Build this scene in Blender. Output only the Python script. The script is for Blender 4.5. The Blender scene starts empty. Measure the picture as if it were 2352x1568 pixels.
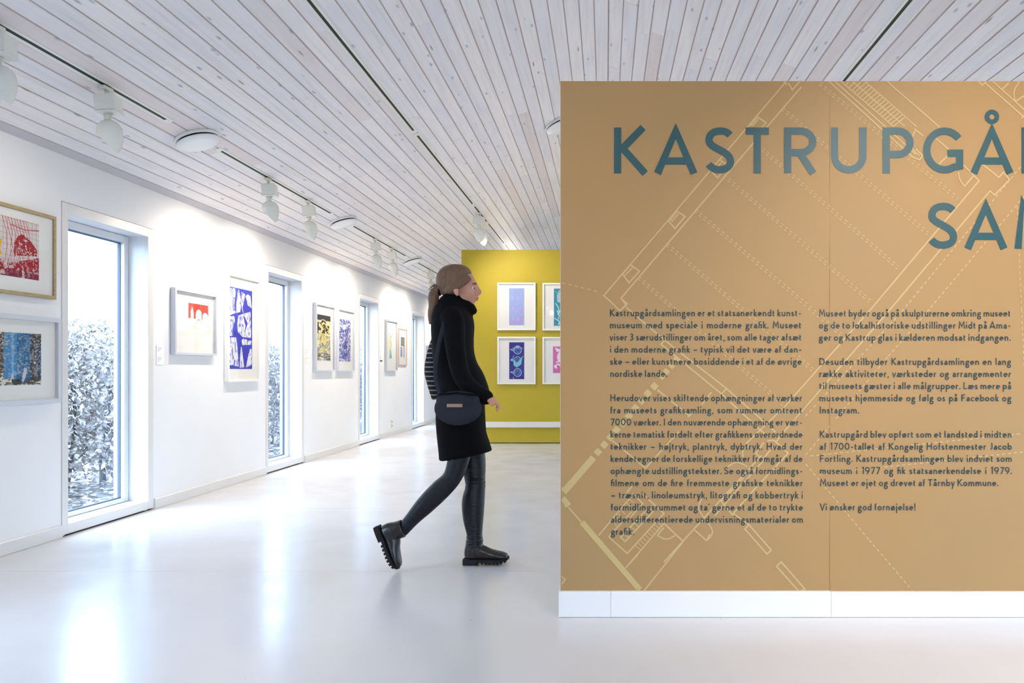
import bpy, bmesh, math, random
import numpy as np
from mathutils import Vector, Matrix
random.seed(7); rng = np.random.default_rng(7)
PI = math.pi
scene = bpy.context.scene
COL = scene.collection

# ------------------------------------------------------------------ camera, light, exposure
F, VX, VY, H = 1829.0, 1391.0, 848.0, 1.12        # focal length (px), vanishing point, eye height
cam_data = bpy.data.cameras.new('camera')
cam_data.sensor_width = 36.0
cam_data.lens = F / 2352 * 36.0
cam_data.shift_x = (1176 - VX) / 2352
cam_data.shift_y = (VY - 784) / 2352
cam_data.clip_start = 0.05; cam_data.clip_end = 300
cam = bpy.data.objects.new('camera', cam_data); COL.objects.link(cam)
cam.location = (0, 0, H); cam.rotation_euler = (PI / 2, 0, 0)
scene.camera = cam

world = bpy.data.worlds.new('world'); scene.world = world; world.use_nodes = True
bg = world.node_tree.nodes['Background']
bg.inputs[0].default_value = (0.93, 0.96, 1.0, 1); bg.inputs[1].default_value = 5.8

scene.view_settings.view_transform = 'Standard'; scene.view_settings.look = 'None'
scene.view_settings.gamma = 1.0; scene.view_settings.use_curve_mapping = False
scene.view_settings.exposure = 1.13
scene.cycles.use_denoising = True
scene.cycles.use_adaptive_sampling = True; scene.cycles.adaptive_threshold = 0.06
scene.cycles.max_bounces = 8; scene.cycles.diffuse_bounces = 4; scene.cycles.glossy_bounces = 4
scene.cycles.transparent_max_bounces = 12; scene.cycles.caustics_reflective = False
scene.cycles.sample_clamp_indirect = 6.0

WALL_SPOT, FRONT_SPOT, YELLOW_SPOT, ROOM_SPOT = 25.0, 56.0, 24.0, 78.0   # lamp energies (W)
WARM = (1.0, 0.90, 0.79)

# ------------------------------------------------------------------ helpers
def srgb(r, g, b):
    f = lambda c: (c/255/12.92) if c/255 <= .04045 else ((c/255+.055)/1.055)**2.4
    return (f(r), f(g), f(b), 1.0)

def P(px, py, Y):
    """world point seen at photograph pixel (px,py) at depth Y"""
    return Vector(((px - VX) / F * Y, Y, H + (VY - py) / F * Y))

def tag(o, label=None, cat=None, group=None, kind=None):
    if label: o['label'] = label
    if cat: o['category'] = cat
    if group: o['group'] = group
    if kind: o['kind'] = kind
    return o

def empty(name, loc=(0,0,0), label=None, cat=None, group=None, kind=None, rot=(0,0,0)):
    o = bpy.data.objects.new(name, None); COL.objects.link(o)
    o.empty_display_size = .1; o.location = loc; o.rotation_euler = rot
    return tag(o, label, cat, group, kind)

def link(name, me, mat=None, parent=None, loc=None):
    o = bpy.data.objects.new(name, me); COL.objects.link(o)
    if mat is not None and len(me.materials) == 0: me.materials.append(mat)
    if parent is not None:
        o.parent = parent
        if loc is None and any(abs(v) > 1e-9 for v in (*parent.location, *parent.rotation_euler)) and parent.get('_world', 1):
            o.matrix_parent_inverse = (Matrix.Translation(parent.location) @ parent.rotation_euler.to_matrix().to_4x4()).inverted()
    if loc is not None: o.location = loc
    return o

class MB:
    """collects shapes (world coordinates) and links them as one mesh object"""
    def __init__(s): s.v = []; s.f = []; s.sm = []
    def add(s, vs, fs, smooth=False):
        n = len(s.v); s.v += [tuple(v) for v in vs]
        s.f += [tuple(i + n for i in f) for f in fs]; s.sm += [smooth] * len(fs)
        return s
    def box(s, a, b, M=None, bev=0.0):
        (x0, y0, z0), (x1, y1, z1) = a, b
        x0, x1 = min(x0, x1), max(x0, x1); y0, y1 = min(y0, y1), max(y0, y1); z0, z1 = min(z0, z1), max(z0, z1)
        if bev <= 0:
            vs = [(x0,y0,z0),(x1,y0,z0),(x1,y1,z0),(x0,y1,z0),(x0,y0,z1),(x1,y0,z1),(x1,y1,z1),(x0,y1,z1)]
            fs = [(0,3,2,1),(4,5,6,7),(0,1,5,4),(1,2,6,5),(2,3,7,6),(3,0,4,7)]
        else:
            bm = bmesh.new(); bmesh.ops.create_cube(bm, size=1)
            for v in bm.verts:
                v.co = Vector(((x0+x1)/2 + v.co.x*(x1-x0), (y0+y1)/2 + v.co.y*(y1-y0), (z0+z1)/2 + v.co.z*(z1-z0)))
            bmesh.ops.bevel(bm, geom=bm.edges[:], offset=bev, segments=2, affect='EDGES', profile=.5)
            bm.verts.index_update()
            vs = [v.co.copy() for v in bm.verts]; fs = [[v.index for v in f.verts] for f in bm.faces]; bm.free()
        if M is not None: vs = [M @ Vector(v) for v in vs]
        return s.add(vs, fs)
    def quad(s, a, b, c, d): return s.add([a, b, c, d], [(0,1,2,3)])
    def lathe(s, prof, n=32, M=None, smooth=True, cap=True):
        vs = []; fs = []
        for r, z in prof:
            for i in range(n):
                a = 2*PI*i/n; vs.append(Vector((r*math.cos(a), r*math.sin(a), z)))
        for k in range(len(prof)-1):
            for i in range(n):
                j = (i+1) % n; fs.append((k*n+i, k*n+j, (k+1)*n+j, (k+1)*n+i))
        if cap:
            fs.append(tuple(reversed(range(n)))); fs.append(tuple((len(prof)-1)*n+i for i in range(n)))
        if M is not None: vs = [M @ v for v in vs]
        return s.add(vs, fs, smooth)
    def tube(s, pts, n=12, closed=True):
        """pts: (Vector, ra, rb); ra lies in the X-Z plane, rb along Y"""
        rings = []
        N = len(pts)
        for i, (p, ra, rb) in enumerate(pts):
            T = (pts[min(i+1, N-1)][0] - pts[max(i-1, 0)][0]).normalized()
            R = Vector((0,1,0)) if abs(T.y) < .9 else Vector((1,0,0))
            v = (R - R.dot(T)*T).normalized(); u = T.cross(v)
            rings.append([p + u*(ra*math.cos(2*PI*k/n)) + v*(rb*math.sin(2*PI*k/n)) for k in range(n)])
        vs = [q for r in rings for q in r]; fs = []
        for i in range(N-1):
            for k in range(n):
                j = (k+1) % n; fs.append((i*n+k, i*n+j, (i+1)*n+j, (i+1)*n+k))
        if closed:
            fs.append(tuple(reversed(range(n)))); fs.append(tuple((N-1)*n+k for k in range(n)))
        return s.add(vs, fs, True)
    def ball(s, c, r, n=16, M=None):
        c = Vector(c); rx, ry, rz = r if hasattr(r, '__len__') else (r, r, r)
        vs = []; m = n//2
        for i in range(1, m):
            t = PI*i/m
            for k in range(n):
                a = 2*PI*k/n; vs.append(Vector((rx*math.sin(t)*math.cos(a), ry*math.sin(t)*math.sin(a), rz*math.cos(t))))
        top = len(vs); vs.append(Vector((0,0,rz))); vs.append(Vector((0,0,-rz))); fs = []
        for i in range(m-2):
            for k in range(n):
                j = (k+1) % n; fs.append((i*n+k, (i+1)*n+k, (i+1)*n+j, i*n+j))
        for k in range(n):
            j = (k+1) % n; fs.append((top, k, j)); fs.append((top+1, (m-2)*n+j, (m-2)*n+k))
        if M is not None: vs = [M @ v for v in vs]
        return s.add([v + c for v in vs], fs, True)
    def mesh(s, name):
        me = bpy.data.meshes.new(name); me.from_pydata(s.v, [], s.f)
        me.polygons.foreach_set('use_smooth', s.sm); me.update(); return me
    def build(s, name, mat, parent=None, kind=None):
        o = link(name, s.mesh(name), mat, parent)
        if kind: o['kind'] = kind
        return o

def catmull(pts, sub=5):
    """pts: (Vector, ra, rb) -> smooth denser list"""
    A = [list(p[0]) + [p[1], p[2]] for p in pts]; A = [np.array(a) for a in A]; out = []
    for i in range(len(A)-1):
        p0 = A[max(i-1,0)]; p1 = A[i]; p2 = A[i+1]; p3 = A[min(i+2, len(A)-1)]
        for k in range(sub):
            t = k/sub
            q = .5*((2*p1) + (-p0+p2)*t + (2*p0-5*p1+4*p2-p3)*t*t + (-p0+3*p1-3*p2+p3)*t**3)
            out.append((Vector(q[:3]), max(q[3], .001), max(q[4], .001)))
    q = A[-1]; out.append((Vector(q[:3]), q[3], q[4])); return out

def blob(name, mb, voxel, mat, parent=None, smooth=4, decim=None):
    """union of closed shapes grown into one continuous surface"""
    tmp = bpy.data.objects.new('tmp', mb.mesh(name)); COL.objects.link(tmp)
    m = tmp.modifiers.new('r', 'REMESH'); m.mode = 'VOXEL'; m.voxel_size = voxel; m.use_smooth_shade = True
    if smooth:
        c = tmp.modifiers.new('s', 'SMOOTH'); c.factor = .5; c.iterations = smooth
    if decim:
        d = tmp.modifiers.new('d', 'DECIMATE'); d.ratio = decim
    dg = bpy.context.evaluated_depsgraph_get()
    me = bpy.data.meshes.new_from_object(tmp.evaluated_get(dg)); me.name = name
    bpy.data.objects.remove(tmp)
    me.materials.clear()
    for p in me.polygons: p.use_smooth = True
    return link(name, me, mat, parent)

# ------------------------------------------------------------------ materials
MATS = {}
def mat(name, col=(.8,.8,.8,1), rough=.5, spec=.5, metal=0, **kw):
    if name in MATS: return MATS[name]
    m = bpy.data.materials.new(name); m.use_nodes = True
    b = m.node_tree.nodes['Principled BSDF']
    b.inputs['Base Color'].default_value = col if len(col) == 4 else (*col, 1)
    b.inputs['Roughness'].default_value = rough; b.inputs['Metallic'].default_value = metal
    b.inputs['Specular IOR Level'].default_value = spec
    for k, v in kw.items(): b.inputs[k.replace('_', ' ')].default_value = v
    MATS[name] = m; return m

class NT:
    def __init__(s, m): s.t = m.node_tree; s.b = s.t.nodes.get('Principled BSDF')
    def n(s, ty, **kw):
        x = s.t.nodes.new(ty)
        for k, v in kw.items():
            if hasattr(x, k): setattr(x, k, v)
            else: x.inputs[k].default_value = v
        return x
    def l(s, a, b): s.t.links.new(a, b)
    def pos(s): return s.n('ShaderNodeNewGeometry').outputs['Position']
    def mapped(s, sc):
        m = s.n('ShaderNodeMapping'); m.inputs['Scale'].default_value = sc; s.l(s.pos(), m.inputs['Vector']); return m.outputs[0]
    def mix(s, fac, a, b, mode='MIX'):
        m = s.n('ShaderNodeMix', data_type='RGBA', blend_type=mode)
        for i, v in ((0, fac), (6, a), (7, b)):
            if hasattr(v, 'is_output') or isinstance(v, bpy.types.NodeSocket): s.l(v, m.inputs[i])
            else: m.inputs[i].default_value = v
        return m.outputs[2]
    def ramp(s, x, a, b, va=0.0, vb=1.0):
        m = s.n('ShaderNodeMapRange'); s.l(x, m.inputs[0])
        m.inputs[1].default_value = a; m.inputs[2].default_value = b
        m.inputs[3].default_value = va; m.inputs[4].default_value = vb; return m.outputs[0]
    def bump(s, h, strength=.2, dist=.002):
        b = s.n('ShaderNodeBump'); b.inputs['Strength'].default_value = strength; b.inputs['Distance'].default_value = dist
        s.l(h, b.inputs['Height']); s.l(b.outputs[0], s.b.inputs['Normal'])

def noise(nt, vec, scale, detail=3, rough=.5):
    n = nt.n('ShaderNodeTexNoise'); n.inputs['Scale'].default_value = scale
    n.inputs['Detail'].default_value = detail; n.inputs['Roughness'].default_value = rough
    if vec is not None: nt.l(vec, n.inputs['Vector'])
    return n.outputs['Fac']

def m_paint(name, col, rough=.6, amt=.03, spec=.3, bump=.08, scale=60):
    m = mat(name, col, rough, spec); nt = NT(m)
    f = noise(nt, nt.pos(), 2.5, 4)
    c2 = tuple(c*(1-amt*2) for c in col[:3]) + (1,)
    nt.l(nt.mix(f, col, c2), nt.b.inputs['Base Color'])
    if bump: nt.bump(noise(nt, nt.pos(), scale, 3), bump, .001)
    return m

M_wall = m_paint('white wall paint', (.86,.855,.84,1), .7)
M_trim = m_paint('white trim paint', (.745,.73,.70,1), .35, .015, .4, .03)
M_seal = mat("blue grey glazing seal", srgb(92,112,130), .6)
M_reveal = m_paint('white reveal paint', (.77,.775,.785,1), .35, .015, .4, .03)
M_black = mat('black slot', (.012,.013,.014,1), .6)
M_dark = mat('dark gap', (.03,.03,.032,1), .8)
M_yellow = m_paint('mustard yellow wall paint', srgb(184,165,50), .6, .03, .3, .06)
M_lampw = m_paint('lamp white enamel', srgb(232,232,222), .35, .01, .5, 0)
M_disk = m_paint('valve white enamel', srgb(240,240,238), .4, .01, .5, 0)
M_backing = mat('groove wood', srgb(192,174,168), .8)
M_letter = mat('petrol blue vinyl', srgb(24,74,80), .45, .5)
M_text = mat('petrol blue print', srgb(30,58,62), .55, .4)
M_line = mat('pale gold print', srgb(192,166,118), .6, .3)
M_band = mat('dull gold print', srgb(186,164,112), .6, .3)
M_mat = m_paint('mount board', srgb(248,246,240), .9, .01, .1, 0)
M_fwhite = m_paint('white frame lacquer', srgb(238,238,236), .4, .01, .4, 0)
M_fgrey = m_paint('shade toned grey frame lacquer', srgb(206,209,215), .4, .01, .4, 0)  # bluish grey of the frames' shaded sides is put into this colour
M_card = m_paint('caption card', srgb(246,244,240), .8, .01, .2, 0)
M_grey = mat('grey ink', srgb(140,140,140), .8)
M_plaster = m_paint('sheet edge paint', (.80,.80,.79,1), .6)

def m_wood_frame(name, a, b):
    m = mat(name, a, .5, .4); nt = NT(m)
    f = noise(nt, nt.mapped((90, 12, 90)), 1.0, 4)
    nt.l(nt.mix(nt.ramp(f, .35, .7), a, b), nt.b.inputs['Base Color']); return m
M_fgold = m_wood_frame('oak frame', srgb(176,156,112), srgb(158,138,98))
M_fwood = m_wood_frame('pink oak frame', srgb(222,186,160), srgb(196,156,130))

def m_planks():
    m = mat('white glazed pine board', (.6,.6,.6,1), .55, .3); nt = NT(m)
    oi = nt.n('ShaderNodeObjectInfo'); r = oi.outputs['Random']
    base = nt.mix(r, srgb(242,236,233), srgb(233,229,231))
    # a few boards warmer
    rr = nt.n('ShaderNodeMath', operation='FRACT'); mm = nt.n('ShaderNodeMath', operation='MULTIPLY'); mm.inputs[1].default_value = 7.31
    nt.l(r, mm.inputs[0]); nt.l(mm.outputs[0], rr.inputs[0])
    base = nt.mix(nt.ramp(rr.outputs[0], .8, .95, 0, .8), base, srgb(228,216,212))
    off = nt.n('ShaderNodeVectorMath', operation='ADD'); mp = nt.mapped((38, 1.3, 38)); nt.l(mp, off.inputs[0])
    cv = nt.n('ShaderNodeCombineXYZ'); m2 = nt.n('ShaderNodeMath', operation='MULTIPLY'); m2.inputs[1].default_value = 40
    nt.l(r, m2.inputs[0]); nt.l(m2.outputs[0], cv.inputs[1]); nt.l(cv.outputs[0], off.inputs[1])
    grain = noise(nt, off.outputs[0], 1.0, 5, .6)
    base = nt.mix(nt.ramp(grain, .45, .75, 0, .35), base, srgb(200,190,186))
    cloud = noise(nt, nt.mapped((5, 1.6, 5)), 1.0, 2)
    base = nt.mix(nt.ramp(cloud, .5, .8, 0, .3), base, srgb(206,210,224))
    # knots
    vo = nt.n('ShaderNodeTexVoronoi', voronoi_dimensions='3D'); vo.inputs['Scale'].default_value = 1.0
    nt.l(nt.mapped((11, 3.3, 4)), vo.inputs['Vector'])
    kn = nt.ramp(vo.outputs['Distance'], .05, .13, .85, 0)
    base = nt.mix(kn, base, srgb(168,172,184))
    vo2 = nt.n('ShaderNodeTexVoronoi', voronoi_dimensions='3D'); vo2.inputs['Scale'].default_value = 1.0
    nt.l(nt.mapped((9.4, 1.1, 3)), vo2.inputs['Vector'])
    base = nt.mix(nt.ramp(vo2.outputs['Distance'], .03, .07, .8, 0), base, srgb(140,124,114))
    nt.l(base, nt.b.inputs['Base Color'])
    nt.bump(grain, .15, .001); return m
M_plank = m_planks()

def m_floor():
    m = mat('pale grey linoleum', srgb(214,213,214), .16, .5); nt = NT(m)
    c = noise(nt, nt.pos(), .7, 4)
    base = nt.mix(nt.ramp(c, .35, .7), srgb(224,221,220), srgb(215,214,216))
    sp = noise(nt, nt.pos(), 120, 2)
    base = nt.mix(nt.ramp(sp, .62, .75, 0, .12), base, srgb(180,180,180))
    vo = nt.n('ShaderNodeTexVoronoi'); vo.inputs['Scale'].default_value = 2.6; nt.l(nt.pos(), vo.inputs['Vector'])
    base = nt.mix(nt.ramp(vo.outputs['Distance'], .008, .014, .8, 0), base, srgb(120,118,116))
    nt.l(base, nt.b.inputs['Base Color'])
    rr = noise(nt, nt.mapped((3, 3, 3)), 1.0, 3)
    nt.l(nt.ramp(rr, .3, .7, .19, .27), nt.b.inputs['Roughness'])
    nt.bump(noise(nt, nt.pos(), 26, 3), .10, .001); return m
M_floor = m_floor()

def m_wallpaper():
    m = mat('matt gold wallpaper', srgb(196,168,122), .55, .35); nt = NT(m)
    c = noise(nt, nt.pos(), 1.4, 3)
    base = nt.mix(nt.ramp(c, .35, .7), srgb(167,132,85), srgb(162,131,88))
    nt.l(base, nt.b.inputs['Base Color'])
    a = noise(nt, nt.pos(), 9, 3); b = noise(nt, nt.pos(), 160, 2)
    ad = nt.n('ShaderNodeMath', operation='MULTIPLY_ADD'); nt.l(b, ad.inputs[0]); ad.inputs[1].default_value = .12; nt.l(a, ad.inputs[2])
    nt.bump(ad.outputs[0], .25, .003); return m
M_paper = m_wallpaper()

def m_glass(name='window glass', tint=(.93,.97,1,1), refl=.09):
    m = bpy.data.materials.new(name); m.use_nodes = True; t = m.node_tree; t.nodes.clear()
    o = t.nodes.new('ShaderNodeOutputMaterial'); mx = t.nodes.new('ShaderNodeMixShader')
    tr = t.nodes.new('ShaderNodeBsdfTransparent'); tr.inputs[0].default_value = tint
    gl = t.nodes.new('ShaderNodeBsdfGlossy'); gl.inputs['Roughness'].default_value = 0.02
    lw = t.nodes.new('ShaderNodeLayerWeight'); lw.inputs[0].default_value = .5
    pw = t.nodes.new('ShaderNodeMath'); pw.operation = 'POWER'; pw.inputs[1].default_value = 5
    fr = t.nodes.new('ShaderNodeMath'); fr.operation = 'MULTIPLY_ADD'; fr.inputs[1].default_value = .5; fr.inputs[2].default_value = .022
    t.links.new(lw.outputs['Facing'], pw.inputs[0]); t.links.new(pw.outputs[0], fr.inputs[0])
    t.links.new(fr.outputs[0], mx.inputs[0]); t.links.new(tr.outputs[0], mx.inputs[1]); t.links.new(gl.outputs[0], mx.inputs[2])
    t.links.new(mx.outputs[0], o.inputs[0]); return m
M_glass = m_glass(tint=(.76,.88,1,1)); M_pglass = m_glass('picture glass', (.97,.97,.97,1))

def m_emit(name, col, st):
    m = mat(name, col, .5); b = m.node_tree.nodes['Principled BSDF']
    b.inputs['Emission Color'].default_value = col; b.inputs['Emission Strength'].default_value = st; return m
M_glow = m_emit('lit lamp reflector', (1,.97,.9,1), 6)

def m_vcol(name='printed ink'):
    m = mat(name, rough=.85, spec=.15); nt = NT(m)
    a = nt.n('ShaderNodeVertexColor'); a.layer_name = 'ink'; nt.l(a.outputs[0], nt.b.inputs['Base Color']); return m
M_ink = m_vcol()
# ------------------------------------------------------------------ room shell
D = 3.63; RX = .022; HW = 3.652                  # left wall at x=-D, ridge x, half width
X_L, X_R = -D, RX + HW
SL, H0 = .333, 2.66                              # roof slope, ridge height above the eye
Y_B, Y_E = -5.0, 21.0                            # back and end of the hall
def zc(x): return H + H0 - SL * abs(x - RX)      # ceiling height
W0, WP, WW = 5.307, 3.192, 1.083                 # first window in view, pitch, width
CAS = .066; WT = 2.246                           # casing width, casing top
WIN = [W0 + WP*k for k in range(-3, 5)]

floor = empty('floor', kind='structure')
MB().box((X_L-.3, Y_B-.3, -.14), (X_R+.3, Y_E+.3, -.006)).build('floor_base', M_dark, floor)
ys = [4.415 + 1.99*k for k in range(-5, 9)]
for a, b in zip(ys[:-1], ys[1:]):
    MB().box((X_L, max(a, Y_B)+.0012, -.006), (X_R, min(b, Y_E)-.0012, 0)).build('floor_sheet', M_floor, floor)

def wall_with_windows(name, x, sgn, wins):
    """long wall at x (sgn -1 = room to the right of it)"""
    T = .225; xo = x + sgn*T; w = empty(name, kind='structure')
    mb = MB(); zt = zc(x) + .02; y = Y_B
    for a in wins:
        mb.box((x, y, 0), (xo, a+.002, zt)); mb.box((x, a+.002, WT-.002), (xo, a+WW-.002, zt))
        y = a + WW - .002
    mb.box((x, y, 0), (xo, Y_E, zt)); mb.build('wall_face', M_wall, w); return w
WINL = WIN[2:]
wall_left = wall_with_windows('wall_left', X_L, -1, WINL)
wall_right = wall_with_windows('wall_right', X_R, 1, WIN)

def gable(name, y0, y1, holes):
    w = empty(name, kind='structure'); mb = MB(); xs = [X_L] + [v for h in holes for v in h[:2]] + [X_R]
    for i in range(len(xs)-1):
        a, b = xs[i], xs[i+1]
        hole = next((h for h in holes if abs(h[0]-a) < 1e-6), None)
        zb = hole[2] if hole else 0
        parts = [(a, b)] if not (a < RX < b) else [(a, RX), (RX, b)]
        for p, q in parts:
            vs = [(p,y0,zb),(q,y0,zb),(q,y1,zb),(p,y1,zb),(p,y0,zc(p)),(q,y0,zc(q)),(q,y1,zc(q)),(p,y1,zc(p))]
            mb.add(vs, [(0,3,2,1),(4,5,6,7),(0,1,5,4),(1,2,6,5),(2,3,7,6),(3,0,4,7)])
    mb.build('wall_face', M_wall, w); return w
gable('wall_end', Y_E, Y_E+.2, [])
# behind the photographer: unseen tall glazing, added to throw fill light forward
FILL_GL = [(.7, 1.95, 2.3), (2.1, 3.35, 2.3)]
gable('wall_back', Y_B-.2, Y_B, FILL_GL)

def window(n, y0, x, sgn, wn=None):
    """full-height window: casing, deep reveal, sash frame, glass; sgn -1 for the left wall"""
    w = empty(f'window_{n}', kind='structure'); y1 = y0 + WW; o = sgn
    i0, i1, b0, t1 = y0+CAS, y1-.078, .078, WT-.075
    c = .006
    MB().box((x-o*.0045, y0+c, .012), (x+o*.02, i0, WT-c), bev=.0015).build('casing', M_trim, w)
    MB().box((x-o*.0045, i1, .012), (x+o*.02, y1-c, WT-c), bev=.0015).build('casing', M_trim, w)
    MB().box((x-o*.0045, i0, t1), (x+o*.02, i1, WT-c), bev=.0015).build('casing', M_trim, w)
    MB().box((x-o*.0045, i0, .012), (x+o*.02, i1, b0), bev=.0015).build('casing', M_trim, w)
    xi, xf, xg, xe = x+o*.02, x+o*.150, x+o*.200, x+o*.225
    MB().box((xi, i0-.03, 0), (xe, i0, WT-.01)).build('reveal', M_reveal, w)
    MB().box((xi, i1, 0), (xe, i1+.03, WT-.01)).build('reveal', M_reveal, w)
    MB().box((xi, i0, t1), (xe, i1, t1+.03)).build('lintel', M_reveal, w)
    MB().box((xi, i0, b0-.03), (xe+o*.03, i1, b0)).build('sill', M_reveal, w)
    # sash: an outer strip set back by a shadow gap, then the frame with a stepped bead
    g = .003
    mb = MB()
    for a, b in (((i0+g, b0+g), (i0+.055, t1-g)), ((i1-.058, b0+g), (i1-g, t1-g)), ((i0+.055, t1-.055), (i1-.058, t1-g)), ((i0+.055, b0+g), (i1-.058, b0+.03))):
        mb.box((xf, a[0], a[1]), (xf+o*.085, b[0], b[1]), bev=.002)
    mb.build('sash_frame', M_reveal, w)
    mb = MB()
    for a, b in (((i0+.055, b0+.03), (i0+.066, t1-.055)), ((i1-.066, b0+.03), (i1-.058, t1-.055)), ((i0+.055, t1-.066), (i1-.058, t1-.055)), ((i0+.055, b0+.03), (i1-.058, b0+.04))):
        mb.box((xf+o*.030, a[0], a[1]), (xf+o*.05, b[0], b[1]))
    mb.build('glazing_bead', M_seal, w)
    MB().box((xg, i0+.056, b0+.031), (xg+o*.004, i1-.059, t1-.056)).build('glass_pane', M_glass, w)
    return w

for k, y in enumerate(WINL): window(k+1, y, X_L, -1)
for k, y in enumerate(WIN): window(k+9, y, X_R, 1)
for k, (a, b, t) in enumerate(FILL_GL):
    w = empty(f'window_{17+k}', kind='structure')  # added opening for fill light, out of view
    mb = MB(); y = Y_B-.10
    for p, q in (((a,0),(a+.06,t)),((b-.06,0),(b,t)),((a+.06,t-.06),(b-.06,t)),((a+.06,0),(b-.06,.08)),((a+.06,1.0),(b-.06,1.05))):
        mb.box((p[0], y-.03, p[1]), (q[0], y+.03, q[1]))
    mb.build('sash_frame', M_reveal, w)
    MB().box((a+.05, y-.002, .07), (b-.05, y+.002, t-.05)).build('glass_pane', M_glass, w)

# skirting between the windows, ends cut at the casings
def skirting(name, x, o, wins):
    w = empty(name, kind='structure'); y = Y_B
    for a in wins + [Y_E]:
        b = a
        if b > y + .05:
            mb = MB(); t = .016; h = .082
            prof = [(0,0),(t,0),(t,h-.006),(t-.006,h),(0,h)]
            vs = [(x - o*p, yy, z+.0015) for yy in (y+.004, b-.004) for p, z in prof]; n = 5
            fs = [tuple(range(5)), tuple(reversed(range(5, 10)))] + [(i, (i+1)%n, (i+1)%n+n, i+n) for i in range(n)]
            mb.add(vs, fs); mb.build('skirting_board', M_trim, w)
        y = a + WW
skirting('baseboard_left', X_L, -1, WINL); skirting('baseboard_right', X_R, 1, WIN)

# ------------------------------------------------------------------ ceiling: boards on two slopes
ceiling = empty('ceiling', kind='structure')
mb = MB(); t = .12
for x0, x1 in ((X_L-.235, RX), (RX, X_R+.235)):
    za, zb = zc(x0)+.0055, zc(x1)+.0055
    vs = [(x0,Y_B-.2,za),(x1,Y_B-.2,zb),(x1,Y_E+.2,zb),(x0,Y_E+.2,za),(x0,Y_B-.2,za+t),(x1,Y_B-.2,zb+t),(x1,Y_E+.2,zb+t),(x0,Y_E+.2,za+t)]
    mb.add(vs, [(0,3,2,1),(4,5,6,7),(0,1,5,4),(1,2,6,5),(2,3,7,6),(3,0,4,7)])
mb.build('ceiling_backing', M_backing, ceiling)
PW = .1056; GAP = .0085
ang = math.atan(SL); cs = math.cos(ang)
PWs = PW / cs - GAP                                # width along the slope
def plank_mesh():
    w, th, c = PWs/2, .012, .0022
    prof = [(-w, th), (-w, c), (-w+c, 0), (w-c, 0), (w, c), (w, th)]
    vs = [(p, y, z) for y in (0, 1) for p, z in prof]; n = 6
    fs = [(0,1,2,3,4,5), tuple(reversed(range(6, 12)))] + [(i, i+n, (i+1)%n+n, (i+1)%n) for i in range(n)]
    me = bpy.data.meshes.new('plank'); me.from_pydata(vs, [], fs); me.update(); me.materials.append(M_plank); return me
PM = plank_mesh()
def plank_at(side, k, y0, y1):
    x = RX + side * PW * (k + .5)
    o = bpy.data.objects.new('plank', PM); COL.objects.link(o); o.parent = ceiling
    o.location = (x, y0, zc(x) - random.uniform(0, .0012)); o.scale = (1, y1-y0-.0012, 1)
    o.rotation_euler = (0, ang if side > 0 else -ang, 0)
rest = MB()
def plank_rest(side, k, y0, y1):
    x = RX + side*PW*(k+.5); M = Matrix.Translation((x, y0, zc(x))) @ Matrix.Rotation(ang if side > 0 else -ang, 4, 'Y')
    w = PWs/2
    rest.box((-w, 0, 0), (w, y1-y0, .012), M=M)
joints = {(-1,7): [6.75], (-1,8): [5.95,8.6], (-1,4): [5.55,9.9], (-1,2): [5.9], (-1,26):[4.75], (-1,24):[5.7]}
for side in (-1, 1):
    for k in range(34):
        near = 3.4; far = Y_E
        if side > 0 and k > 22:
            plank_rest(side, k, Y_B, Y_E); continue
        plank_rest(side, k, Y_B, near)
        if side > 0:                                  # only a short stretch shows above the tan partition
            js = [near, 6.6 + random.uniform(-.9, .9), far] if k > 3 else [near, 6+random.uniform(-1,1), 11+random.uniform(-1,1), far]
        else:
            js = [near]; y = near + random.uniform(1.2, 4.6)
            while y < far - 1.5: js.append(y); y += random.uniform(3.4, 5.2)
            js.append(far)
        for a, b in zip(js[:-1], js[1:]): plank_at(side, k, a, b)
rest.build('plank', M_plank, ceiling, kind='stuff')
# closing strip where the boards meet the long walls
for n, x, o in ((1, X_L, 1), (2, X_R, -1)):
    t = empty(f'trim_{n}', kind='structure'); xx = RX - o*PW*34
    mb = MB(); a, b = x, xx
    mb.add([(a,Y_B,zc(a)-.012),(b,Y_B,zc(b)-.001),(b,Y_E,zc(b)-.001),(a,Y_E,zc(a)-.012),(a,Y_B,zc(a)+.01),(b,Y_B,zc(b)+.01),(b,Y_E,zc(b)+.01),(a,Y_E,zc(a)+.01)],
           [(0,3,2,1),(4,5,6,7),(0,1,5,4),(1,2,6,5),(2,3,7,6),(3,0,4,7)])
    M_edge = m_paint('edge board glaze', srgb(196,192,196), .6)
    mb.build('edge_strip', M_edge, t)

# ------------------------------------------------------------------ outside: ground and clipped beech hedge
M_ground = mat('frosty lawn and leaf litter', srgb(150,145,140), .9); nt = NT(M_ground)
f1 = noise(nt, nt.pos(), 9, 6, .7); f2 = noise(nt, nt.pos(), 45, 3)
g = nt.mix(nt.ramp(f1, .4, .62), srgb(84,78,74), srgb(150,146,144)); g = nt.mix(nt.ramp(f2, .5, .7, 0, .7), g, srgb(56,52,50))
nt.l(g, nt.b.inputs['Base Color']); nt.bump(f1, .6, .03)
lawn = MB().box((-60, -30, -.4), (X_L-.235, 60, -.12)).build('ground', M_ground); tag(lawn, kind='structure')
lawn2 = MB().box((X_R+.235, -30, -.4), (60, 60, -.12)).build('ground', M_ground); tag(lawn2, kind='structure')
lawn3 = MB().box((X_L-.235, -40, -.4), (X_R+.235, Y_B-.2, -.12)).build('ground', M_ground); tag(lawn3, kind='structure')

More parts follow.
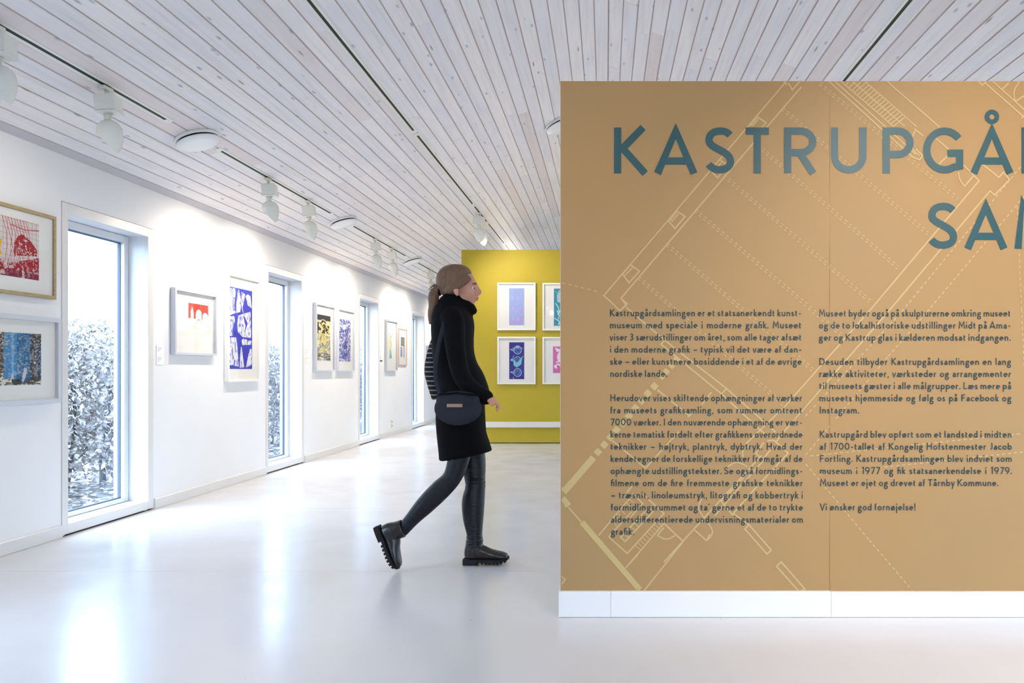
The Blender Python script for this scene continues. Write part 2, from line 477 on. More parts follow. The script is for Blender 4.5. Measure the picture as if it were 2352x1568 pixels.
M_leaf = mat('withered beech leaf', srgb(196,178,164), .6, .4); nt = NT(M_leaf)
ln = noise(nt, nt.pos(), 14, 2)
nt.l(nt.mix(nt.ramp(ln, .35, .65), srgb(214,208,206), srgb(128,118,114)), nt.b.inputs['Base Color'])
M_bark = mat('grey beech bark', srgb(92,88,84), .9); nt = NT(M_bark)
bn = noise(nt, nt.mapped((30,30,6)), 1, 4); nt.l(nt.mix(bn, srgb(66,62,60), srgb(124,120,114)), nt.b.inputs['Base Color'])
def leaf_mesh(seed, n):
    R = np.random.default_rng(seed); vs = []; fs = []
    for i in range(n):
        z = .02 + 1.58 * R.random()**.72; wx = .42*(1 if z < 1.4 else (1.72-z)/.32)
        c = np.array([R.uniform(-wx, wx), R.uniform(-.235, .235), z])
        d = R.normal(size=3); d[2] -= .25; d /= np.linalg.norm(d); q = np.cross(d, R.normal(size=3)); q /= np.linalg.norm(q)
        nrm = np.cross(d, q); L = R.uniform(.045, .085); w = L*.25
        b = len(vs); f = .35*w
        vs += [tuple(c), tuple(c+d*L*.5+q*w+nrm*f), tuple(c+d*L), tuple(c+d*L*.5-q*w+nrm*f)]
        fs += [(b, b+1, b+2), (b, b+2, b+3)]
    me = bpy.data.meshes.new('foliage'); me.from_pydata(vs, [], fs); me.update(); me.materials.append(M_leaf); return me
def twig_mesh(seed):
    R = random.Random(seed); mb = MB()
    for i in range(120):
        y = R.uniform(-.16, .16); z = R.uniform(.05, 1.2); p = Vector((R.uniform(-.1,.1), y, z)); d = Vector((R.uniform(-1,1), R.uniform(-1,1), R.uniform(.1,1.4))).normalized()
        L = R.uniform(.2,.45); q = p + d*L*.5 + Vector((R.uniform(-.03,.03),)*3); e3 = p+d*L; e3.y = max(-.275, min(.275, e3.y)); q.y = max(-.275, min(.275, q.y)); mb.tube([(p,.005,.005),(q,.0035,.0035),(e3,.0015,.0015)], 4)
    me = mb.mesh('twigs'); me.materials.append(M_bark); return me
LM = [leaf_mesh(s, 3600) for s in (1,2,3)]; TM = [twig_mesh(s) for s in (1,2,3)]
def trunk(seed):
    R = random.Random(seed); mb = MB()
    for k in range(R.choice((1,2,2))):
        x = R.uniform(-.05,.05); y = R.uniform(-.08,.08); r = R.uniform(.025,.045)
        pts = [(Vector((x+ .04*math.sin(j*1.3+seed+k), y+.05*(k*2-1)*j*.22, -.14+j*.3)), r*(1-.13*j), r*(1-.13*j)) for j in range(6)]
        mb.tube(catmull(pts, 3), 8)
    return mb.mesh('trunk')
TR = [trunk(s) for s in (4,5,6,8)]
for m_ in TR: m_.materials.append(M_bark)
k = 0; y = 6.2
while y < 19.5:
    s = empty('hedge_shrub', (-5.45, y, 0), group='beech hedge plants outside the windows')
    s['label'] = f'withered hedge plant outside, {["nearest", "second nearest", "third nearest", "fourth nearest"][k]} in the row beyond the glass' if k < 4 else 'withered clipped hedge plant farther along the row outside, past the fourth from the near end'; s['category'] = 'hedge'
    a = bpy.data.objects.new('foliage', LM[k % 3]); b = bpy.data.objects.new('twigs', TM[(k+1) % 3]); c = bpy.data.objects.new('trunk', TR[k % 4])
    for q in (a, b, c): COL.objects.link(q); q.parent = s
    a['kind'] = 'stuff'; b['kind'] = 'stuff'; s.rotation_euler = (0, 0, PI*(k % 2)); s.scale = (1, 1, random.uniform(.95, 1.03))
    y += .62; k += 1

R = np.random.default_rng(11); vs = []; fs = []
for i in range(5200):
    c = np.array([R.uniform(-6.6, -4.2), R.uniform(5.6, 15), -.115+R.random()**2*.03]); a = R.uniform(0, 6.3); d = np.array([math.cos(a), math.sin(a), R.uniform(-.2,.5)]); q = np.array([-math.sin(a), math.cos(a), R.uniform(-.4,.4)])
    L = R.uniform(.05, .09); b = len(vs); vs += [tuple(c), tuple(c+d*L*.5+q*L*.3), tuple(c+d*L), tuple(c+d*L*.5-q*L*.3)]; fs += [(b, b+1, b+2), (b, b+2, b+3)]
me = bpy.data.meshes.new('leaf_litter'); me.from_pydata(vs, [], fs); me.update()
link('leaf_litter', me, M_leaf, lawn)['kind'] = 'stuff'
# ------------------------------------------------------------------ stroke lettering (round geometric sans)
def arc(cx, cy, rx, ry, a0, a1, n=None):
    n = n or max(4, int(abs(a1-a0)/15))
    return [(cx+rx*math.cos(math.radians(a0+(a1-a0)*i/n)), cy+ry*math.sin(math.radians(a0+(a1-a0)*i/n))) for i in range(n+1)]
def bez(p0, p1, p2, p3, n=8):
    o = []
    for i in range(n+1):
        t = i/n; s = 1-t
        o.append(tuple(s**3*a+3*s*s*t*b+3*s*t*t*c+t**3*d for a, b, c, d in zip(p0, p1, p2, p3)))
    return o
def glyph(c, t, X=.615):
    """-> (centre-line width, strokes, left bearing, right bearing); cap height 1"""
    h = t/2; A = 1.0; Dd = -.42; s, r = .085, .06; T = A-h; XT = X-h
    def bowl(cx, rx=.215): return arc(cx, X/2, rx, X/2-h, 0, 360, 24)
    def stem(x, a=0, b=A): return [(x, a), (x, b)]
    def arch(x, w, rr=None):
        rr = rr or w/2; return [(x, XT-rr*1.05)] + arc(x+w/2, XT-rr*1.05, w/2, rr*1.05, 180, 0, 12) + [(x+w, 0)]
    def S(w, ht, cx=None):
        q = ht-h; m = ht*.51
        return bez((w*.96, q-.09*ht),(w*.78,q+.01*ht),(w*.60,q+.0),(w*.5,q)) + bez((w*.5,q),(w*.12,q),(w*.0,q-.13*ht),(w*.02,q-.22*ht))[1:] \
             + bez((w*.02,q-.22*ht),(w*.06,m+.03*ht),(w*.96,m-.02*ht),(w*.98,h+.20*ht))[1:] + bez((w*.98,h+.20*ht),(w*1.0,h+.08*ht),(w*.80,h),(w*.48,h))[1:] + bez((w*.48,h),(w*.3,h),(w*.12,h+.04*ht),(w*.0,h+.12*ht))[1:]
    def a_(x):   # two-storey a
        return [bez((x+.03,XT-.06),(x+.1,XT+.01),(x+.30,XT+.035),(x+.31,XT-.16)) + [(x+.31, 0)],
                bez((x+.31,X*.54),(x+.15,X*.57),(x+.0,X*.48),(x+.0,h+.10)) + bez((x+.0,h+.10),(x+.0,h-.01),(x+.08,h),(x+.13,h))[1:] + bez((x+.13,h),(x+.22,h),(x+.29,h+.06),(x+.31,h+.13))[1:]]
    def e_(x): return [[(x+.005, X*.53),(x+.405, X*.53)] + arc(x+.205, X/2, .205, X/2-h, 4, 304, 20)]
    def ring(cx, cy, rr=.085): return arc(cx, cy, rr, rr, 0, 360, 14)
    dot = lambda x, y: [(x-.004, y, 'dot'), (x+.004, y, 'dot')]
    g = {
     'o': (.43,[bowl(.215)],r,r), 'ø': (.43,[bowl(.215),[(.04,.0),(.39,X)]],r,r),
     'n': (.36,[stem(0,0,X),arch(0,.36)],s,s), 'm': (.66,[stem(0,0,X),arch(0,.33),arch(.33,.33)],s,s),
     'h': (.36,[stem(0),arch(0,.36)],s,s), 'r': (.22,[stem(0,0,X),[(0,XT-.17)]+arc(.19,XT-.17,.19,.17,180,78,6)],s,.02),
     'u': (.36,[[(0,X),(0,h+.18)]+arc(.18,h+.18,.18,.18,180,360,12)+[(.36,X)],stem(.36,0,X*.6)],s,s),
     'i': (0,[stem(0,0,X),dot(0,.885)],s,s), 'l': (0,[stem(0)],s,s), 'I': (0,[stem(0)],.11,.11),
     'j': (.10,[bez((.10,X),(.10,X*.4),(.10,0),(.10,Dd+.18))+arc(-.02,Dd+.18,.12,.18-h,0,-80,6)[1:],dot(.10,.885)],.0,s),
     't': (.25,[[(.08,.80),(.08,h+.12)]+arc(.20,h+.12,.12,.12,180,285,6),[(0,XT),(.25,XT)]],.04,.05),
     'f': (.25,[[(.07,0),(.07,T-.13)]+arc(.20,T-.13,.13,.13,180,75,6),[(-.02,XT),(.22,XT)]],.05,-.01),
     'F1': (.37,[[(.07,0),(.07,T-.15)]+arc(.24,T-.15,.17,.15,180,60,6),[(-.02,XT),(.37,XT),(.37,0)]],.05,s),
     'F2': (.49,[[(.07,0),(.07,T-.13)]+arc(.19,T-.13,.12,.13,180,80,6),[(.31,0),(.31,T-.13)]+arc(.43,T-.13,.12,.13,180,75,6),[(-.02,XT),(.48,XT)]],.05,-.03),
     'd': (.40,[bowl(.205,.205),stem(.41)],r,s), 'q': (.40,[bowl(.205,.205),stem(.41,Dd,X)],r,s),
     'b': (.40,[bowl(.205,.205),stem(0)],s,r), 'p': (.40,[bowl(.205,.205),stem(0,Dd,X)],s,r),
     'e': (.41,e_(0),r,r), 'c': (.36,[arc(.205,X/2,.205,X/2-h,48,312,16)],r,.03),
     's': (.25,[S(.25,X)],.07,.07), 'a': (.31,a_(0),r+.01,s-.01), 'å': (.31,a_(0)+[ring(.17,.90)],r+.01,s-.01),
     'æ': (.66,a_(0)[:0]+[bez((.03,XT-.06),(.1,XT+.01),(.28,XT+.035),(.29,XT-.16)),a_(0)[1][:]] + e_(.27),r,r),
     'g': (.42,[arc(.19,X*.64,.165,X*.36-h,0,360,18),[(.24,XT),(.42,XT)],
                bez((.08,X*.36),(-.05,X*.22),(.02,.04),(.16,.03))+bez((.16,.03),(.36,.02),(.40,-.06),(.39,-.16))[1:]+bez((.39,-.16),(.37,-.28),(.27,Dd+h),(.18,Dd+h))[1:]+bez((.18,Dd+h),(.0,Dd+h),(-.06,-.20),(.0,-.09))[1:]+[(.06,-.02)]],.07,.02),
     'k': (.32,[stem(0),[(.02,X*.47),(.30,X)],[(.09,X*.55),(.33,0)]],s,.03),
     'v': (.40,[[(0,X),(.20,.02),(.40,X)]],.02,.02), 'y': (.42,[[(0,X),(.21,.03)],[(.42,X),(.10,Dd)]],.02,.02),
     'w': (.62,[[(0,X),(.16,.02),(.31,X),(.46,.02),(.62,X)]],.02,.02),
     '.': (0,[dot(0,.075)],.085,.085), ',': (.03,[[(.05,.11),(0,-.16)]],.07,.08), "'": (.03,[[(.05,1.0),(0,.78)]],.05,.05), '!': (0,[[(0,.30),(0,A)],dot(0,.075)],.1,.1),
     '-': (.25,[[(0,.35),(.25,.35)]],.08,.05), '–': (.50,[[(0,.35),(.50,.35)]],.06,.06),
     'K': (.54,[stem(0),[(.06,.50),(.52,A)],[(.10,.55),(.56,0)]],.10,.02),
     'M': (.70,[[(0,0),(.09,A),(.37,.30),(.64,A),(.73,0)]],.09,.08),
     'H': (.56,[stem(0),stem(.56),[(0,.51),(.56,.51)]],.1,.1), 'F': (.42,[[(.44,T),(0,T),(0,0)],[(0,.50),(.40,.50)]],.1,.03),
     'D': (.58,[[(.20,h),(0,h),(0,T),(.20,T)]+arc(.20,.5,.38,.5-h,90,-90,14)],.1,.06),
     'A': (.70,[[(0,0),(.35,A-.02),(.70,0)],[(.13,.27),(.57,.27)]],.02,.02),
     'Å': (.70,[[(0,0),(.35,A-.02),(.70,0)],[(.13,.27),(.57,.27)],arc(.35,1.235,.115,.115,0,360,24)],.02,.02),
     'S': (.44,[S(.44,1.0)],.07,.06), 'J': (.28,[[(.28,A),(.28,.30)]+arc(.04,.30,.24,.30-h,0,-80,8)[1:]],.02,.1),
     'V': (.62,[[(0,A),(.31,.02),(.62,A)]],.01,.01), 'T': (.58,[[(0,T),(.58,T)],[(.29,0),(.29,T)]],.02,.02),
     'L': (.38,[[(0,A),(0,h),(.38,h)]],.1,.02), 'I_': (0,[stem(0)],.1,.1), 'N': (.56,[[(0,0),(0,A-.04),(.56,.04),(.56,A)]],.1,.1), 'E': (.42,[[(.42,T),(0,T),(0,h),(.42,h)],[(0,.5),(.38,.5)]],.1,.03),
     'P': (.48,[[(0,0),(0,T),(.24,T)]+arc(.24,T-.255,.25,.255,90,-90,14)+[(0,T-.51)]],.1,.04),
     'R': (.50,[[(0,0),(0,T),(.26,T)]+arc(.26,T-.235,.25,.235,90,-90,14)+[(0,T-.47)],[(.24,T-.47),(.52,0)]],.1,.03),
     'U': (.60,[[(0,A),(0,h+.30)]+arc(.30,h+.30,.30,.30,180,360,18)+[(.60,A)]],.1,.1),
     'G': (.72,[arc(.43,.5,.43,.5-h,38,300,22)+[(.79,h+.08),(.79,.44),(.50,.44)]],.07,.09),
     '0': (.52,[arc(.26,.5,.26,.5-h,0,360,24)],.07,.07), '1': (.14,[[(0,.84),(.17,.97),(.17,0)]],.07,.12),
     '7': (.46,[[(0,T),(.47,T),(.14,0)]],.06,.04), '3': (.40,[arc(.18,.73,.20,.27-h,130,-80,12)+arc(.17,.28,.24,.28-h,82,-135,14)],.06,.06),
     '9': (.50,[arc(.25,.67,.25,.33-h,0,360,20),bez((.50,.66),(.50,.45),(.36,.22),(.20,0))],.06,.06),
    }
    return g[c]

def ribbon(mb, pts, w, to3, closed=False):
    """flat stroke of width w along pts (plane units); to3 maps to the wall"""
    P_ = [Vector((p[0], p[1])) for p in pts]
    Q = [P_[0]]
    for p in P_[1:]:
        if (p - Q[-1]).length > 1e-5: Q.append(p)
    if len(Q) < 2: return
    closed = (Q[0]-Q[-1]).length < 1e-4 and len(Q) > 3
    if closed: Q = Q[:-1]
    n = len(Q); vs = []; hw = w/2
    for i in range(n):
        a = Q[(i-1) % n] if (closed or i > 0) else None; b = Q[(i+1) % n] if (closed or i < n-1) else None
        d1 = (Q[i]-a).normalized() if a is not None else None; d2 = (b-Q[i]).normalized() if b is not None else None
        d1 = d1 or d2; d2 = d2 or d1
        n1 = Vector((-d1.y, d1.x)); n2 = Vector((-d2.y, d2.x)); m = n1+n2
        m = n1 if m.length < .2 else m.normalized()*min(1/max(m.normalized().dot(n1), .3), 2.2)
        vs += [Q[i]+m*hw, Q[i]-m*hw]
    fs = [(2*i, 2*i+1, 2*i+3, 2*i+2) for i in range(n-1)]
    if closed: fs.append((2*n-2, 2*n-1, 1, 0))
    NR[0] += 1; e_ = (NR[0] % 9)*.00003
    mb.add([(p[0], p[1]-e_-i_*3e-6, p[2]) for i_, p in enumerate(to3(v.x, v.y) for v in vs)], fs)
NR = [0]
def disc(mb, x, y, r, to3, n=10):
    mb.add([to3(x+r*math.cos(2*PI*i/n), y+r*math.sin(2*PI*i/n)) for i in range(n)], [tuple(range(n))])

# ------------------------------------------------------------------ the gold partition with the museum text
YW = 3.610; WX0, WX1 = P(1287.5, 848, YW).x, 3.05
ZB, ZT = .112, P(0, 186.3, YW).z
part = empty('partition_wall', ((WX0+WX1)/2, YW+.09, 0), 'freestanding gold papered partition with blue museum text and white skirting', 'wall')
MB().box((WX0, YW+.003, .02), (WX1, YW+.20, ZT-.001)).build('core_panel', M_plaster, part)
seams = [WX0, P(1905.5, 848, YW).x, P(1905.5, 848, YW).x+1.22, WX1]
for i, (a, b) in enumerate(zip(seams[:-1], seams[1:])):
    nx, nz = 14, 26; vs = []; fs = []
    for j in range(nz+1):
        for k in range(nx+1):
            u = k/nx; x = a + (b-a)*u + (.0006 if k == 0 and i else 0)
            lift = .0009*math.exp(-((u)/.03)**2)*(1+math.sin(j*.9))*(i > 0)
            if i == 0: x += (.0035*(1-(j/nz)))*(1-u)          # the sheet's outer edge leans slightly
            vs.append((x, YW - lift, .10 + (ZT-.10)*j/nz))
    for j in range(nz):
        for k in range(nx): q = j*(nx+1)+k; fs.append((q, q+1, q+nx+2, q+nx+1))
    mbx = MB().add(vs, fs, True)
    # paper thickness
    mbx.box((a, YW+.0008, .10), (b, YW+.0028, ZT))
    mbx.build('wallpaper_sheet', M_paper, part)
MB().box((WX0-.0015, YW+.002, ZB), (WX0+.0, YW+.20, ZT-.001)).build('edge_strip', M_plaster, part)
bx = [P(1283, 848, YW-.016).x, P(1403, 848, YW-.016).x, P(1909, 848, YW-.016).x, 2.55, WX1+.01]
for i, (a, b) in enumerate(zip(bx[:-1], bx[1:])):
    dz = (-.0000, .0, -.0022, 0)[i]
    MB().box((a+.0004, YW-.016, .0015), (b-.0004, YW+.001, .1185+dz), bev=.0015).build('skirting_board', M_reveal, part)
MB().box((bx[0], YW+.001, .0015), (bx[0]+.014, YW+.215, .1185), bev=.0015).build('skirting_board', M_reveal, part)

px2 = lambda off: (lambda x, y: ((x-VX)/F*YW, YW-off, H+(VY-y)/F*YW))      # print drawn where the photograph shows it on the wall
tt = px2(.0021); tl0 = px2(.0013)
def tl(x, y): p = tl0(x, y); return (max(p[0], WX0+.004), p[1], p[2])
# -- floor plan drawing
def R5(*p): return [(1280+x/2.904, 170+y/2.904) for x, y in p]
def R6(*p): return [(1800+x/2.904, 170+y/2.904) for x, y in p]
def R7(*p): return [(1280+x/2.613, 690+y/2.613) for x, y in p]
def R9(*p): return [(1280+x/3.266, 880+y/3.266) for x, y in p]
def R8(*p): return [(1800+x/2.851, 690+y/2.851) for x, y in p]
solid = [
 R5((1530,46),(310,1478),(350,1512))+R7((375,60),(415,28),(390,-2)), R5((1568+60,86),(1568,155),(425,1495),(465,1530),(430,1568)),
 R6((30,60),(58,106),(110,46)), R6((0,50),(22,75)),
 R5((1335,285),(1392,325),(1362,358)), R5((1340,300),(1300,350)), R5((1335,285),(1285,350)),
 R5((1085,572),(1130,608),(1070,692),(1030,655)), R5((1095,590),(1048,640)),
 R5((800,915),(852,950),(785,1030),(745,985),(800,915)), R5((808,932),(762,985)),
 R5((490,1272),(548,1315),(478,1392),(436,1335),(490,1272)), R5((505,1287),(450,1345)),
 R7((415,42),(645,240)), R7((645,240),(1015,528),(985,560)), R7((1015,528),(1310,790)),
 R7((645,240),(622,262),(985,560),(1260,815)), 
 R7((600,535),(790,690)), R7((925,550),(865,625)), R7((808,672),(785,700)),
 R7((330,840),(530,1005),(730,785)), R7((1260,840),(1300,838),(1385,915),(1180,1135),(1050,1285),(985,1205),(1120,1060)),
 R7((1240,850),(1190,915),(1230,955),(1300,870)), R7((640,1568),(1150,1010),(1225,930)), R7((1240,955),(980,1250),(945,1290)),
 R7((1060,1280),(1150,1345)), 
 R7((1150,1345),(1125,1370),(1258,1520),(1284,1497),(1150,1345)),
 [(1260+x/3.564, 1240+y/3.564) for x, y in ((1905,178),(1865,213),(2050,420),(2098,400),(1905,178))],
 R9((310,1140),(570,830),(640,900),(545,1010)), R9((385,1150),(525,1275),(800,975),(640,830)), R9((385,1150),(560,960)),
 R9((475,1155),(510,1185),(720,960),(690,925),(475,1155)), R9((510,1385),(800,1050)), R9((800,1050),(945,1185)), R9((750,1140),(800,1080)),
 R9((520,820),(570,760)), R9((640,1568),(945,1185)), R9((510,1385),(600,1290)),
 R9((85,930),(180,1040)), R9((1030,1100),(1120,1180)),
 R6((690,52),(1040,355)), R6((870,365),(930,415)), R6((985,405),(1120,520),(1035,600)), R6((1180,590),(1302,712),(580,1568+0))+R8((0,700))+R7((1130,860)),
 R6((1265,678),(1205,750)), R6((1320,598),(1435,690),(1465,655),(1505,705),(1405,808),(1375,780),(710,1568))+R8((0,860),(-55,930)),
 R6((305,52),(860,555),(905,572),(925,545),(880,500)), R6((345,52),(880,535)),
 R6((1300,52),(1325,75),(1350,52)), R6((1345,62),(1603,290)), R6((1395,52),(1545,185),(1603,240)), R6((1460,100),(1500,60)), R6((1585,295),(1603,275)),
 R8((870,865),(940,935)) if 0 else R6((1548,180),(1603,145)),
 R9((30,1445),(58,1470),(35,1505)),
]
arcs = [(R6((905,545)), R6((880,375)), .35), (R6((1205,750)), R6((1165,655)), .12), (R6((1545,185)), R6((1572,52)), .2),
 (R7((915,1400)), R7((895,1440)), 0), (R9((1120,1180)), R9((1130,1045)), -.35), (R9((750,1140)), R9((885,1140)), -.25), (R9((1100,1005)), R9((1095,850)), .3),
 (R7((1115,940)), R7((1150,870)), .3), (R7((1010,1010)), R7((1140,995)), .3), (R9((1060,930)), R9((1062,928)), 0)]
mb = MB()
for s_ in solid: ribbon(mb, s_, 3.3, tl)
for a, b, k in arcs:
    a, b = Vector(a[0]), Vector(b[0]); d = b-a
    if d.length < 4: continue
    n_ = Vector((-d.y, d.x))*k*-1; m_ = (a+b)/2+n_*1.2
    ribbon(mb, bez(a, a+(m_-a)*.9, b+(m_-b)*.9, b, 10), 2.8, tl)
# stair treads
def rungs(a0, a1, b0, b1, n, w=2.6):
    a0, a1, b0, b1 = map(Vector, (a0, a1, b0, b1))
    for i in range(n+1):
        ribbon(mb, [tuple(a0.lerp(a1, i/n)), tuple(b0.lerp(b1, i/n))], w, tl)
A0, A1 = R6((385,52),(730,350)); B0, B1 = R6((545,52),(885,352)); C0, C1 = R6((462,52),(805,350))
for a, b in ((A0,A1),(B0,B1),(C0,C1)): ribbon(mb, [a, b], 2.6, tl)
rungs(R6((470,126))[0], A1, R6((552,55))[0], R6((812,285))[0], 14)
rungs(*R6((412,75),(455,112)), *R6((432,55),(512,55)), 2)
rungs(*R9((585,1215),(745,1035)), *R9((620,1245),(780,1065)), 9, 1.8)
rungs(*R9((420,1030),(540,870)), *R9((445,1070),(575,895)), 6, 1.8)
rungs(*R9((475,1155),(650,965)), *R9((510,1185),(690,995)), 7, 1.8)
mb.build('plan_drawing', M_line, part)
# dashed lines
mb = MB()
def dashed(a, b, w, on=6.6, off=6.6):
    a, b = Vector(a), Vector(b); L = (b-a).length; d = (b-a)/L; s_ = 0
    while s_ < L: ribbon(mb, [tuple(a+d*s_), tuple(a+d*min(s_+on, L))], w, tl); s_ += on+off
for a, b in (((1884,190),(2201,454)), ((1798,247),(2132,533)), ((1752,340),(2063,611)), ((1664,401),(2001,690)), ((1598,480),(1933,765)), ((1533,559),(1870,848)), ((1468,635),(1800,925))):
    dashed(a, b, 1.7); dashed((a[0]-3, a[1]+5), (b[0]-3, b[1]+6), 1.7)
dashed(*R5((30,1392),(280,1452)), 1.8, 8.5, 6.5)
for p, w in ((R6((1603,590),(800,1568))+R8((130,770)), 2.2), (R6((1603,815),(970,1568))+R8((680,370),(140,1015)), 2.2), (R8((145,1070),(560,1568)), 2.2),
             (R8((560,1568))+[(2096,1356)], 2.4), (R8((175,1017),(1560,870)), 2.2), (R8((235,1137),(1574,990)), 2.2), (R6((1558,880),(1585,1568))+R8((1574,430)), 1.8)):
    for a, b in zip(p[:-1], p[1:]): dashed(a, b, w, 7.2, 6.4)
mb.build('plan_dashes', M_line, part)
# solid blocks of the plan: the thick walls
mb = MB()
def block(c, w, l, angd=48.5):
    a = math.radians(-angd); d = Vector((math.cos(a), math.sin(a))); n_ = Vector((-d.y, d.x)); c = Vector(c)
    mb.add([tl(*(c+d*p*l/2+n_*q*w/2)) for p, q in ((-1,-1),(1,-1),(1,1),(-1,1))], [(0,1,2,3)])
for c in R9((305,515),(352,460),(398,405),(443,350),(493,300),(537,245),(585,185),(632,130),(678,75),(728,22)): block(c, 14.5, 14)
for c in R7((625,455),(655,425),(685,392),(715,350)): block(c, 14, 10)
ribbon(mb, R9((272,555),(48,815)), 15.5, tl); block(R9((48,800))[0], 15, 8)
ribbon(mb, R9((36,860),(85,920)), 15, tl)
ribbon(mb, R9((185,1040),(620,1548)), 13, tl)
mb.build('plan_walls', M_band, part)

# -- headline: every letter a piece of its own
TT = .157
heads = [('K',1411,1489,0),('A',1503,1601,0),('S',1619,1686,0),('T',1704,1774,0),('R',1800.5,1876,0),('U',1908,1990,0),('P',2027,2098,0),('G',2120,2212,0),('Å',2229,2327,0),('R',2346,2421,0),('D',2441,2520,0),('-',2545,2575,0),
         ('S',2131,2198,1),('A',2215,2313,1),('M',2331,2428,1),('L',2455,2503,1),('I_',2527,2543,1),('N',2573,2655,1),('G',2682,2774,1),('E',2805,2862,1),('N',2890,2972,1)]
for ch, x0, x1, row in heads:
    W, st, _, _ = glyph(ch, TT); cap = 105.5; base = 398.3 if row == 0 else 571.2
    xs = [p[0] for s_ in st for p in s_]; lo, hi = min(xs), max(xs)
    tw = TT*cap; pad = {'A':.44,'Å':.44,'K':.45,'T':.5,'M':.42}.get(ch, .5)*tw
    kx = (x1-x0-2*pad)/max(hi-lo, .01) if hi-lo > .02 else 0
    mb = MB()
    for s_ in st:
        q = [(x0+pad+(p[0]-lo)*kx, base-p[1]*cap) for p in s_]
        if ch in 'AÅ' and len(s_) == 3: q[1] = (q[1][0], q[1][1]+6)
        if ch == 'Å' and len(s_) > 10:
            cx = (x0+x1)/2; q = arc(cx, base-129.8, 11.3, 11.3, 0, 360, 28)
            ribbon(mb, q, 10.5, tt); continue
        ribbon(mb, q, tw, tt)
    mb.build('headline_letter', M_letter, part)

# -- running text, justified line by line to the edges read off the photograph
col1 = ["Kastrupgårdsamlingen er et statsanerkendt kunst-", "museum med speciale i moderne gra1k. Museet", "viser 3 særudstillinger om året, som alle tager afsæt",
 "i den moderne gra1k – typisk vil det være af dan-", "ske – eller kunstnere bosiddende i et af de øvrige", "*nordiske lande.", "",
 "Herudover vises skiftende ophængninger af værker", "fra museets gra1ksamling, som rummer omtrent", "7000 værker. I den nuværende ophængning er vær-",
 "kerne tematisk fordelt efter gra1kkens overordnede", "teknikker – højtryk, plantryk, dybtryk. Hvad der", "kendetegner de forskellige teknikker fremgår af de",
 "ophængte udstillingstekster. Se også formidlings-", "1lmene om de 1re fremmeste gra1ske teknikker", "– træsnit, linoleumstryk, litogra1 og kobbertryk i",
 "formidlingsrummet og ta' gerne et af de to trykte", "aldersdi2erentierede undervisningsmaterialer om", "*gra1k."]
ends1 = {5: 1534.5, 18: 1458.5}
col2 = ["Museet byder også på skulpturerne omkring museet", "og de to lokalhistoriske udstillinger Midt på Ama-", "ger og Kastrup glas i kælderen modsat indgangen.", "",
 "Desuden tilbyder Kastrupgårdsamlingen en lang", "række aktiviteter, værksteder og arrangementer", "til museets gæster i alle målgrupper. Læs mere på",
 "museets hjemmeside og følg os på Facebook og", "*Instagram.", "", "Kastrupgård blev opført som et landsted i midten", "af 1700-tallet af Kongelig Hofstenmester Jacob",
 "Fortling. Kastrupgårdsamlingen blev indviet som", "museum i 1977 og 1k statsanerkendelse i 1979.", "*Museet er ejet og drevet af Tårnby Kommune.", "", "*Vi ønsker god fornøjelse!"]
ends2 = {8: 1975, 14: 2295, 16: 2105}
BT = .146; CAPB = 15.9
digits_as_lig = {'1': 'F1', '2': 'F2'}
def tokens(w):
    out = []
    for i, c in enumerate(w):
        if c in '12' and (w[:i] + w[i+1:]).strip('.,-').replace(' ', '').isalpha() : out.append(digits_as_lig[c])
        else: out.append(c)
    return out
def word_w(w):
    g = [glyph(c, BT) for c in tokens(w)]; return sum(q[0]+BT+q[2]+q[3] for q in g)
def set_line(mb, text, x0, x1, base):
    ragged = text.startswith('*'); text = text.lstrip('*'); ws = text.split(' ')
    tot = sum(word_w(w) for w in ws)*CAPB; ns = len(ws)-1; k = 1.06; tot *= k
    if ns == 0: k *= (x1-x0)/tot; sp = 0
    else:
        sp = (x1-x0-tot)/ns
        if ragged: q_ = (x1-x0)/(tot+ns*.27*CAPB); k *= q_; sp = .27*CAPB*q_
        elif sp < .24*CAPB: k *= (x1-x0-ns*.24*CAPB)/tot; sp = .24*CAPB
        elif sp > .60*CAPB: q_ = min(1.03, (x1-x0-ns*.60*CAPB)/tot); k *= q_; sp = (x1-x0-tot*q_)/ns
    KS.append(round(k, 3)); x = x0 - .06*CAPB
    for w in ws:
        for c in tokens(w):
            W, st, lb, rb = glyph(c, BT)
            x += (lb + BT/2)*CAPB*k
            for s_ in st:
                if len(s_[0]) == 3: disc(mb, x+(s_[0][0]+.004)*CAPB*k, base-s_[0][1]*CAPB, .095*CAPB, tt); continue
                ribbon(mb, [(x+p[0]*CAPB*k, base-p[1]*CAPB) for p in s_], BT*CAPB, tt)
            x += (W + BT/2 + rb)*CAPB*k
        x += sp
KS = []
for col, ends, xa, xb, ya, dx, pitch in ((col1, ends1, 1400.3, 1842.3, 725.9, 2.8/18, 27.87), (col2, ends2, 1880.5, 2322.7, 726.6, 2.6/16, 27.80)):
    for i, t_ in enumerate(col):
        if not t_: continue
        mb = MB(); xl = xa + dx*i; xr = ends.get(i, xb + (dx+.08)*i)
        set_line(mb, t_, xl, xr, ya + pitch*i); mb.build('text_line', M_text, part)
print('text scale', KS)
# ------------------------------------------------------------------ the mustard partition at the far end
YY = 12.05; yx0, yx1 = P(1060, 848, YY).x, 2.2; yzt = P(0, 573.5, YY).z
yw = empty('partition_wall', ((yx0+yx1)/2, YY+.08, 0), 'freestanding mustard yellow partition at the far end with a white ledge near the floor', 'wall')
MB().box((yx0, YY, .012), (yx1, YY+.16, yzt)).build('panel', M_yellow, yw)
MB().box((yx0+.02, YY+.02, .0), (yx1-.02, YY+.14, .012)).build('plinth', M_dark, yw)
MB().box((yx0, YY-.035, P(0,981.5,YY-.035).z), (yx1, YY-.0, P(0,968.5,YY-.035).z), bev=.002).build('ledge', M_trim, yw)

